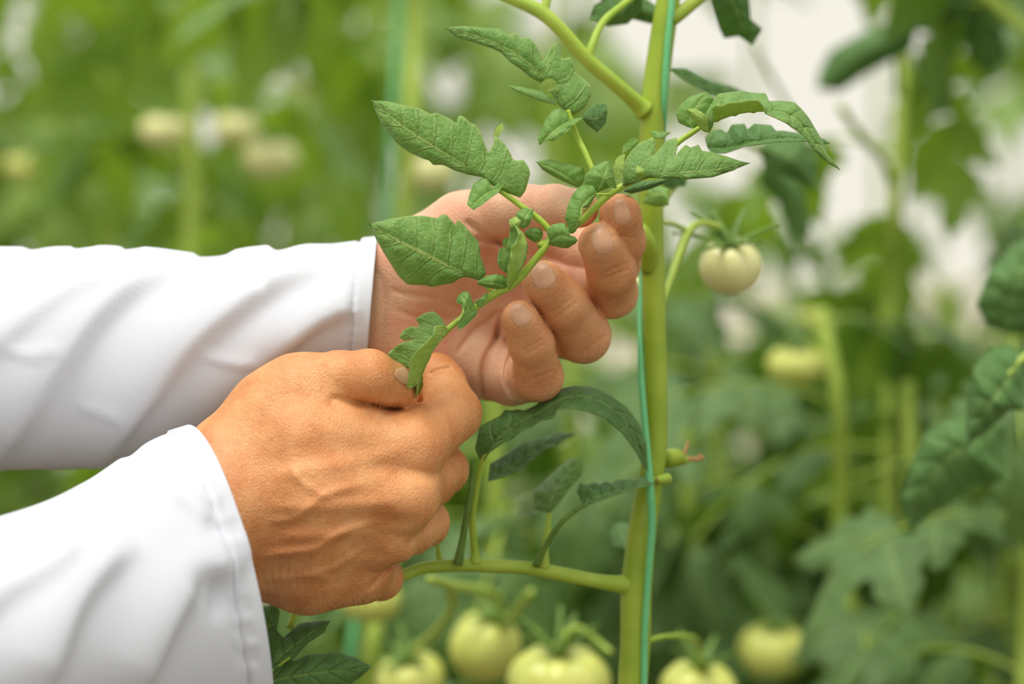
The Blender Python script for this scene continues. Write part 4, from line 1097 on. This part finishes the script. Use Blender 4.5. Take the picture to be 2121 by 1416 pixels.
# upper-photo gaps: fewer leaves where the pale sky shows through
thin = lambda y0, keep: (lambda py, r: py < y0 and r.uniform() > keep)
far_plant('tomato plant with a blurred upright stem behind the white sleeve fold', [(410, -400), (402, 0), (398, 300), (395, 700), (390, 1400), (390, 2000)], 1.95, 7, 11, leaf_y=(-160, 1500), step=0.07, azr=(0.4, 2.7), sc_=(0.5, 0.8))
far_plant('tomato plant whose twined stem rises behind the far thumb', [(868, -400), (862, 0), (850, 250), (838, 450), (820, 900), (800, 1400), (790, 2000)], 1.75, 7, 12, leaf_y=(-250, 1900), step=0.085, skip=thin(500, 0.45), sc_=(0.5, 0.75), azr=(0.4, 2.7), twine='blurred green twine rising behind the far thumb')
far_plant('tomato plant with a forked thin stem before the bright sky', [(1930, -1200), (1900, -300), (1880, 0), (1866, 250), (1855, 450), (1848, 620), (1840, 1000), (1850, 1800)], 1.6, 5.0, 13, azr=(0.4, 2.7), leaf_y=(-1100, 1900), step=0.05, skip=lambda py, r: -80 < py < 560 and r.uniform() > 0.6, sc_=(0.4, 0.65))
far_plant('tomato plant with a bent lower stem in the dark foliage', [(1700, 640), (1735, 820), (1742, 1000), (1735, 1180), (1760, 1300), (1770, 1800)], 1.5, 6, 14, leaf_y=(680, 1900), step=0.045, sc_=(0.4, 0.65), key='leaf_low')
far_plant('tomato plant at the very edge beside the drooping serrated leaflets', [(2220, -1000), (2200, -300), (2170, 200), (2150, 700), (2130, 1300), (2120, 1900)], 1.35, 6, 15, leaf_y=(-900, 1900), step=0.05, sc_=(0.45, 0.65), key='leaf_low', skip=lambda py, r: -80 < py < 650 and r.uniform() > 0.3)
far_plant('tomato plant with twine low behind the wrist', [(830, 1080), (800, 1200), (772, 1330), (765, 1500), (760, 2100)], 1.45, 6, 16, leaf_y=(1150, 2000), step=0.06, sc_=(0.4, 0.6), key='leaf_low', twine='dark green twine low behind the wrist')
rows = [(-500, 2.4, 61, 'far-row tomato plant just out of view above the far sleeve'), (-850, 2.8, 62, 'far-row tomato plant well out of view above the far sleeve'), (-1200, 2.5, 63, 'far-row tomato plant farthest out of view above the far sleeve'), (-150, 2.6, 21, 'far-row tomato plant at the frame edge above the far sleeve'), (80, 2.9, 22, 'far-row tomato plant behind the dim yellow tomato'), (230, 2.5, 23, 'far-row tomato plant behind the faint small tomato'),
        (600, 2.7, 24, 'far-row tomato plant behind the brightest blurred tomato'), (720, 3.1, 25, 'far-row tomato plant between the brightest blurred tomato and the twined stem'), (980, 3.2, 26, 'far-row tomato plant behind the topmost held leaflet'), (1150, 2.7, 27, 'far-row tomato plant behind the slanting upper branch')]
for i, (x, dep, sd, lab) in enumerate(rows):
    far_plant(lab, [(x + 10, -500), (x, 0), (x - 8, 700), (x, 1400), (x, 2100)], dep, 7, sd, leaf_y=(-120, 1700), step=0.042, sc_=(0.5, 0.85),
              skip=None if i < 8 else thin(420, 0.35), group='plants of the dense far row')
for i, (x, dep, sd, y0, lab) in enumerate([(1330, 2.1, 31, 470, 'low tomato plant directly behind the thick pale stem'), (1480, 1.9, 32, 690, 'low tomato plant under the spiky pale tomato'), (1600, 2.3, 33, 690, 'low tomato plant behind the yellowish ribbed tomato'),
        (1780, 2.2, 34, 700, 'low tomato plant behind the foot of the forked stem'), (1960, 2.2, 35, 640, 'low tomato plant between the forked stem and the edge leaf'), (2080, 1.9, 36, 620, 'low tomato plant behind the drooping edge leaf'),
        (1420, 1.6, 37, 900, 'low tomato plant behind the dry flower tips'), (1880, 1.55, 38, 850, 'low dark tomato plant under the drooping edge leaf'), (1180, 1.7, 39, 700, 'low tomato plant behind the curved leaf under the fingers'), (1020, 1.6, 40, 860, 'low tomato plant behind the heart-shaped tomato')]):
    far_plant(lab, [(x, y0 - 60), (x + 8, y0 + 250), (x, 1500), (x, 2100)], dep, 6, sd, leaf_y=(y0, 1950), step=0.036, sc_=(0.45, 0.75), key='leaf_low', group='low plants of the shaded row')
for i, (x, dep, sd, lab) in enumerate([(-250, 3.9, 51, 'last-row tomato plant past the frame edge above the sleeves'), (150, 4.2, 52, 'last-row tomato plant behind the dim yellow tomato'), (480, 4.0, 53, 'last-row tomato plant behind the upright blurred stem'),
        (820, 4.3, 54, 'last-row tomato plant behind the twined blurred stem'), (1250, 4.2, 55, 'last-row tomato plant behind the slanting upper branch'), (1560, 4.4, 56, 'faint last-row tomato plant above the spiky pale tomato'),
        (1820, 4.0, 57, 'faint last-row tomato plant behind the forked thin stem'), (2100, 4.2, 58, 'faint last-row tomato plant above the drooping edge leaf'), (2350, 3.9, 59, 'faint last-row tomato plant just past the drooping edge leaf')]):
    far_plant(lab, [(x, -500), (x, 0), (x, 700), (x, 1400), (x, 2000)], dep, 7, sd, leaf_y=(-500, 1500), step=0.07, sc_=(0.9, 1.2), skip=None if x < 900 else thin(600, 0.38), group='plants of the last row')
for i, (x, dep, sd, lab) in enumerate([(2560, 1.5, 71, 'tall light-blocking tomato plant added just out of view beside the drooping edge leaf'), (2900, 1.8, 72, 'tall light-blocking tomato plant added well out of view past the drooping edge leaf'), (2450, 2.3, 73, 'tall light-blocking tomato plant added out of view behind the drooping edge leaf'), (3100, 1.3, 74, 'tall light-blocking tomato plant added farthest out of view past the drooping edge leaf')]):
    far_plant(lab, [(x, -1300), (x, 0), (x, 700), (x, 1400), (x, 2000)], dep, 7, sd, leaf_y=(-1200, 1900), step=0.05, sc_=(0.5, 0.8), key='leaf_low', group='plants added past the frame edge to block sky light')  # unseen plants, added to block side sky light and darken the low row
# leaves of the near row that read singly in the blur
edge = empty('tomato_leaf', W(2140, 760, 180), 'drooping serrated tomato leaf reaching in at the frame edge', 'leaf')
BG = ('leaf_dark', 'leaf_dark_u')
twig(edge, [(2300, 640, 220, 9), (2200, 690, 190, 8), (2120, 740, 172, 7), (2085, 780, 166, 4)], mat='stem_bg', name='rachis')
leaf(edge, [(2125, 745), (2060, 825), (1998, 932)], [(2090, 712), (2050, 718), (2030, 740), (2016, 760), (2008, 800), (2000, 870)], [(2125, 850), (2090, 850), (2060, 880), (2025, 905)], d=(170, 160, 170), fa=8, fb=8, bulge=2, nu=60, lat=6, mats=BG, quilt=0.8)
leaf(edge, [(2080, 880), (1960, 950), (1905, 1030), (1884, 1095)], [(2040, 850), (1960, 868), (1915, 895), (1885, 960), (1866, 1030)], [(2090, 990), (2020, 1015), (1950, 1052), (1905, 1082)], d=(230, 220, 225, 235), fa=8, fb=10, bulge=2, nu=60, lat=6, mats=BG, quilt=0.8)
leaf(edge, [(2085, 690), (2100, 600), (2150, 480)], [(2040, 672), (2022, 630), (2045, 565), (2100, 505)], [(2130, 690), (2180, 620), (2180, 530)], d=(260, 250, 260), fa=10, fb=8, bulge=2, nu=60, lat=6, mats=BG, quilt=0.8)
hang = empty('tomato_leaf', W(1900, 40, 700), 'dark tomato leaf hanging before the bright sky', 'leaf')
twig(hang, [(2200, 110, 520, 14), (2121, 55, 540, 14), (2050, -5, 560, 14), (1980, -80, 600, 13), (1900, -300, 640, 12)], mat='stem_bg', name='rachis')
twig(hang, [(2050, 0, 560, 9), (1980, 20, 600, 9), (1900, 50, 640, 8), (1860, 110, 680, 7), (1862, 200, 700, 6)], mat='stem_bg', name='petiole')
leaf(hang, [(1905, 50), (1800, 100), (1692, 185)], [(1880, 30), (1800, 60), (1720, 105), (1695, 150)], [(1890, 105), (1800, 150), (1740, 190)], d=(640, 620, 640), fa=14, fb=10, nu=50, nv=6, lat=6, mats=BG)
leaf(hang, [(1890, 110), (1940, 170), (1966, 240)], [(1895, 150), (1930, 210)], [(1940, 120), (1975, 170)], d=(660, 650, 660), fa=10, fb=8, nu=50, nv=6, lat=6, mats=BG)
leaf(hang, [(2060, 10), (1970, 15), (1890, 60)], [(2040, -30), (1960, -20), (1900, 20)], [(2050, 30), (1980, 40), (1920, 70)], d=(560, 590, 620), fa=10, fb=8, nu=50, nv=6, lat=6, mats=BG)
leaf(hang, [(2010, 20), (2040, 100), (2050, 165)], [(1990, 60), (2010, 130)], [(2070, 40), (2090, 110)], d=(600, 610, 620), fa=10, fb=8, nu=50, nv=6, lat=6, mats=BG)
droop = empty('tomato_leaf', W(1600, 320, 260), 'dark drooping tomato leaf below the arching leaflet tip', 'leaf')
twig(droop, [(1430, 260, 240, 7), (1500, 280, 250, 7), (1570, 310, 260, 6), (1610, 360, 300, 5)], mat='stem_bg', name='rachis')
leaf(droop, [(1570, 305), (1640, 330), (1690, 390)], [(1600, 280), (1660, 285), (1695, 330)], [(1590, 350), (1640, 370), (1680, 392)], d=(260, 255, 265), fa=8, fb=6, nu=50, nv=6, lat=6, mats=BG)
leaf(droop, [(1580, 340), (1640, 400), (1655, 500)], [(1620, 335), (1665, 400), (1680, 480)], [(1570, 380), (1610, 420), (1640, 490)], d=(420, 430, 440), fa=8, fb=6, nu=50, nv=6, lat=6, mats=BG)
for (lab, pts) in [('thin arched stalk joining the forked stem before the bright sky', [(1740, 220, 560, 8), (1790, 290, 580, 9), (1830, 330, 620, 9), (1850, 380, 660, 9)]),
                   ('thin slanting stalk crossing the bright sky', [(1560, 90, 560, 5), (1620, 200, 600, 5), (1690, 310, 640, 5)])]:
    V, F = ptube(pts, 20, 8)
    tag(obj('leaf_stalk', V, F, M['stem_bg']), lab, 'stalk')

# ---------------------------------------------------------------- tomatoes
def tomato(px, py, depth, r, label, ribs=6, rib=0.07, flat=0.84, tilt=(0.15, 0.1), sep=1.0, seed=0, stalk=None, group=None, up=False, skin='tomato'):
    g = np.random.default_rng(seed + 100)
    d = depth * 1000 - D0
    c = W(px, py, d); R = mm(r, d) / 1000
    nu, nv = 20, 48
    V = []
    ph0 = g.uniform(0, 6)
    for i in range(nu + 1):
        th = math.pi * i / nu
        for j in range(nv):
            a = 2 * math.pi * j / nv
            k = 1 - rib * (abs(math.cos(ribs * a / 2 + ph0)) ** 4) * (0.35 + 0.65 * math.cos(th / 2) ** 2) * math.sin(th) ** 0.5
            rr = R * k * math.sin(th) ** 0.9
            z = R * flat * math.cos(th) * k - 0.22 * R * math.exp(-(th / 0.42) ** 2)
            V.append((rr * math.cos(a), rr * math.sin(a), z))
    F = [(i * nv + j, (i + 1) * nv + j, (i + 1) * nv + (j + 1) % nv, i * nv + (j + 1) % nv) for i in range(nu) for j in range(nv)]
    me = mesh_of('tomato', V, F, M[skin])
    o = bpy.data.objects.new('tomato', me); o.location = c
    o.rotation_euler = (tilt[0], tilt[1], 0.0); COL.objects.link(o)
    tag(o, label, 'tomato', group)
    # calyx
    cv, cf = [], []
    zt = R * flat - 0.20 * R
    for s in range(5 + seed % 2):
        a = 2 * math.pi * s / (5 + seed % 2) + g.uniform(-.2, .2)
        L = R * sep * g.uniform(0.85, 1.15)
        n = 9
        b = len(cv)
        for i in range(n):
            t = i / (n - 1)
            w = R * 0.13 * (1 - t) ** 0.8 * (0.7 + 1.2 * t * (1 - t)) + 0.0002
            rr = L * t; z = zt + R * (0.30 * math.sin(t * 2.2) + (0.35 if up else -0.10) * t * t) + 0.03 * R
            for q, lift in ((-1, 0), (0, -0.05 * R), (1, 0)):
                cv.append((rr * math.cos(a) - q * w * math.sin(a), rr * math.sin(a) + q * w * math.cos(a), z + lift))
        cf += [(b + i * 3 + j, b + (i + 1) * 3 + j, b + (i + 1) * 3 + j + 1, b + i * 3 + j + 1) for i in range(n - 1) for j in range(2)]
    me = mesh_of('calyx', cv, cf, M['calyx'])
    q = bpy.data.objects.new('calyx', me); COL.objects.link(q); q.parent = o
    mo = q.modifiers.new('thickness', 'SOLIDIFY'); mo.thickness = 0.0006
    # stalk
    e = Vector(stalk if stalk else (g.uniform(-.4, .4), 0.3, 1.0)) * R * 1.4
    Rm = o.rotation_euler.to_matrix().inverted()
    e = Rm @ e
    V2, F2 = tube(crom([(0, 0, zt), (e[0] * 0.2, e[1] * 0.2, zt + R * 0.25), (e[0] * 0.6, e[1] * 0.6, zt + R * 0.5), (e[0], e[1], zt + R * 0.7)], 12), np.linspace(0.0018, 0.0013, 12), 8)
    s_ = bpy.data.objects.new('stalk', mesh_of('stalk', V2, F2, M['calyx'])); COL.objects.link(s_); s_.parent = o
    return o
tomato(1513, 549, 1.03, 66, 'pale unripe tomato with long spiky sepals beside the thick stem', 5, 0.06, 0.9, (0.5, -0.1), 1.5, 1, up=True, skin='tomato_pale')
tomato(1318, 596, 1.02, 36, 'small pale tomato half hidden behind the thick stem', 5, 0.04, 0.9, seed=2, skin='tomato_pale')
tomato(1005, 1338, 1.28, 76, 'heart-shaped green tomato under the lower branch', 5, 0.10, 0.98, (0.3, 0.2), 1.0, 3)
tomato(1158, 1412, 1.18, 108, 'large ribbed pale tomato at the foot of the thick stem', 8, 0.10, 0.74, (0.25, 0.0), 0.8, 4, up=True)
tomato(850, 1408, 1.26, 74, 'notched pale tomato lowest below the near hand', 5, 0.12, 0.8, (0.4, -0.2), 0.9, 5)
tomato(1448, 1425, 1.22, 82, 'pale tomato cut by the frame just past the thick stem', 7, 0.09, 0.7, (0.2, 0.1), 1.0, 6, up=True)
tomato(1604, 1345, 1.45, 76, 'olive green ribbed tomato low in the shaded row', 7, 0.10, 0.76, (0.2, 0.0), 0.8, 7)
tomato(1766, 1388, 1.6, 60, 'flattened tomato low beside the olive green one', 7, 0.08, 0.62, (0.2, 0.1), 0.8, 8)
tomato(768, 1240, 1.35, 66, 'blurred tomato peeking out under the near hand', 6, 0.06, 0.72, seed=9)
tomato(1650, 755, 1.5, 64, 'yellowish ribbed tomato in the middle of the shaded row', 7, 0.08, 0.66, (0.2, 0), 0.8, 10)
tomato(1692, 662, 1.9, 36, 'small dim tomato above the yellowish ribbed one', 6, 0.06, 0.8, seed=11)
tomato(1775, 672, 1.9, 34, 'small dim tomato beside the forked stem foot', 6, 0.06, 0.8, seed=12)
tomato(885, 356, 1.75, 60, 'pale tomato hanging just above the far wrist', 6, 0.06, 0.78, seed=13, skin='tomato_pale')
tomato(560, 327, 1.9, 58, 'brightest blurred tomato above the far sleeve', 6, 0.07, 0.74, (0.2, 0.1), 0.7, 14, skin='tomato_pale')
tomato(490, 266, 1.95, 46, 'blurred tomato just above the brightest one', 6, 0.06, 0.8, seed=15, skin='tomato_pale')
tomato(340, 270, 1.92, 50, 'blurred tomato close against the upright far stem', 6, 0.06, 0.74, seed=16, skin='tomato_pale')
tomato(82, 348, 2.1, 48, 'dim yellow tomato nearest the frame edge above the sleeve', 6, 0.06, 0.76, seed=17)
tomato(36, 345, 2.15, 34, 'smaller dim tomato tucked against the yellow one', 6, 0.06, 0.8, seed=18)
tomato(610, 195, 2.6, 36, 'faint pale tomato high above the brightest one', 6, 0.06, 0.8, seed=19)
tomato(232, 245, 2.6, 26, 'faint small tomato in the far row foliage', 6, 0.06, 0.9, seed=20)
# fruit truss stalks over the low tomatoes
truss = empty('fruit_truss', W(950, 1200, 270), 'forked pale fruit stalk above the heart-shaped tomato', 'stalk')
twig(truss, [(890, 1200, 220, 9), (950, 1215, 270, 10), (1010, 1225, 330, 10), (1035, 1245, 380, 8), (1020, 1285, 400, 6)], mat='stem_bg', name='stalk')
twig(truss, [(930, 1210, 250, 9), (935, 1260, 290, 9), (900, 1310, 330, 9), (860, 1345, 370, 8), (852, 1380, 385, 7)], mat='stem_bg', name='stalk')
twig(truss, [(1100, 1225, 340, 8), (1060, 1275, 380, 8), (1020, 1300, 400, 7)], mat='stem_bg', name='stalk')
twig(truss, [(1160, 1360, 300, 6), (1172, 1315, 300, 6), (1200, 1300, 300, 6), (1240, 1330, 300, 6), (1265, 1350, 290, 6)], mat='stem_bg', name='stalk')
truss2 = empty('fruit_truss', W(1400, 1330, 150), 'thin hooked fruit stalk leaving the thick stem low down', 'stalk')
twig(truss2, [(1330, 1330, 90, 6), (1380, 1318, 130, 6), (1435, 1322, 230, 7), (1450, 1350, 300, 7), (1452, 1380, 335, 6)], mat='stem', name='stalk')
truss3 = empty('fruit_truss', W(1420, 480, 120), 'bent fruit stalk carrying the spiky tomato', 'stalk')
twig(truss3, [(1362, 650, 80, 7), (1385, 590, 100, 7), (1405, 530, 120, 8), (1425, 480, 140, 9), (1450, 462, 145, 6), (1490, 470, 148, 6), (1512, 492, 150, 6)], mat='stem_bg', name='stalk')
twig(truss3, [(1425, 480, 140, 6), (1400, 465, 130, 5), (1375, 460, 110, 4)], mat='stem_bg', name='stalk')
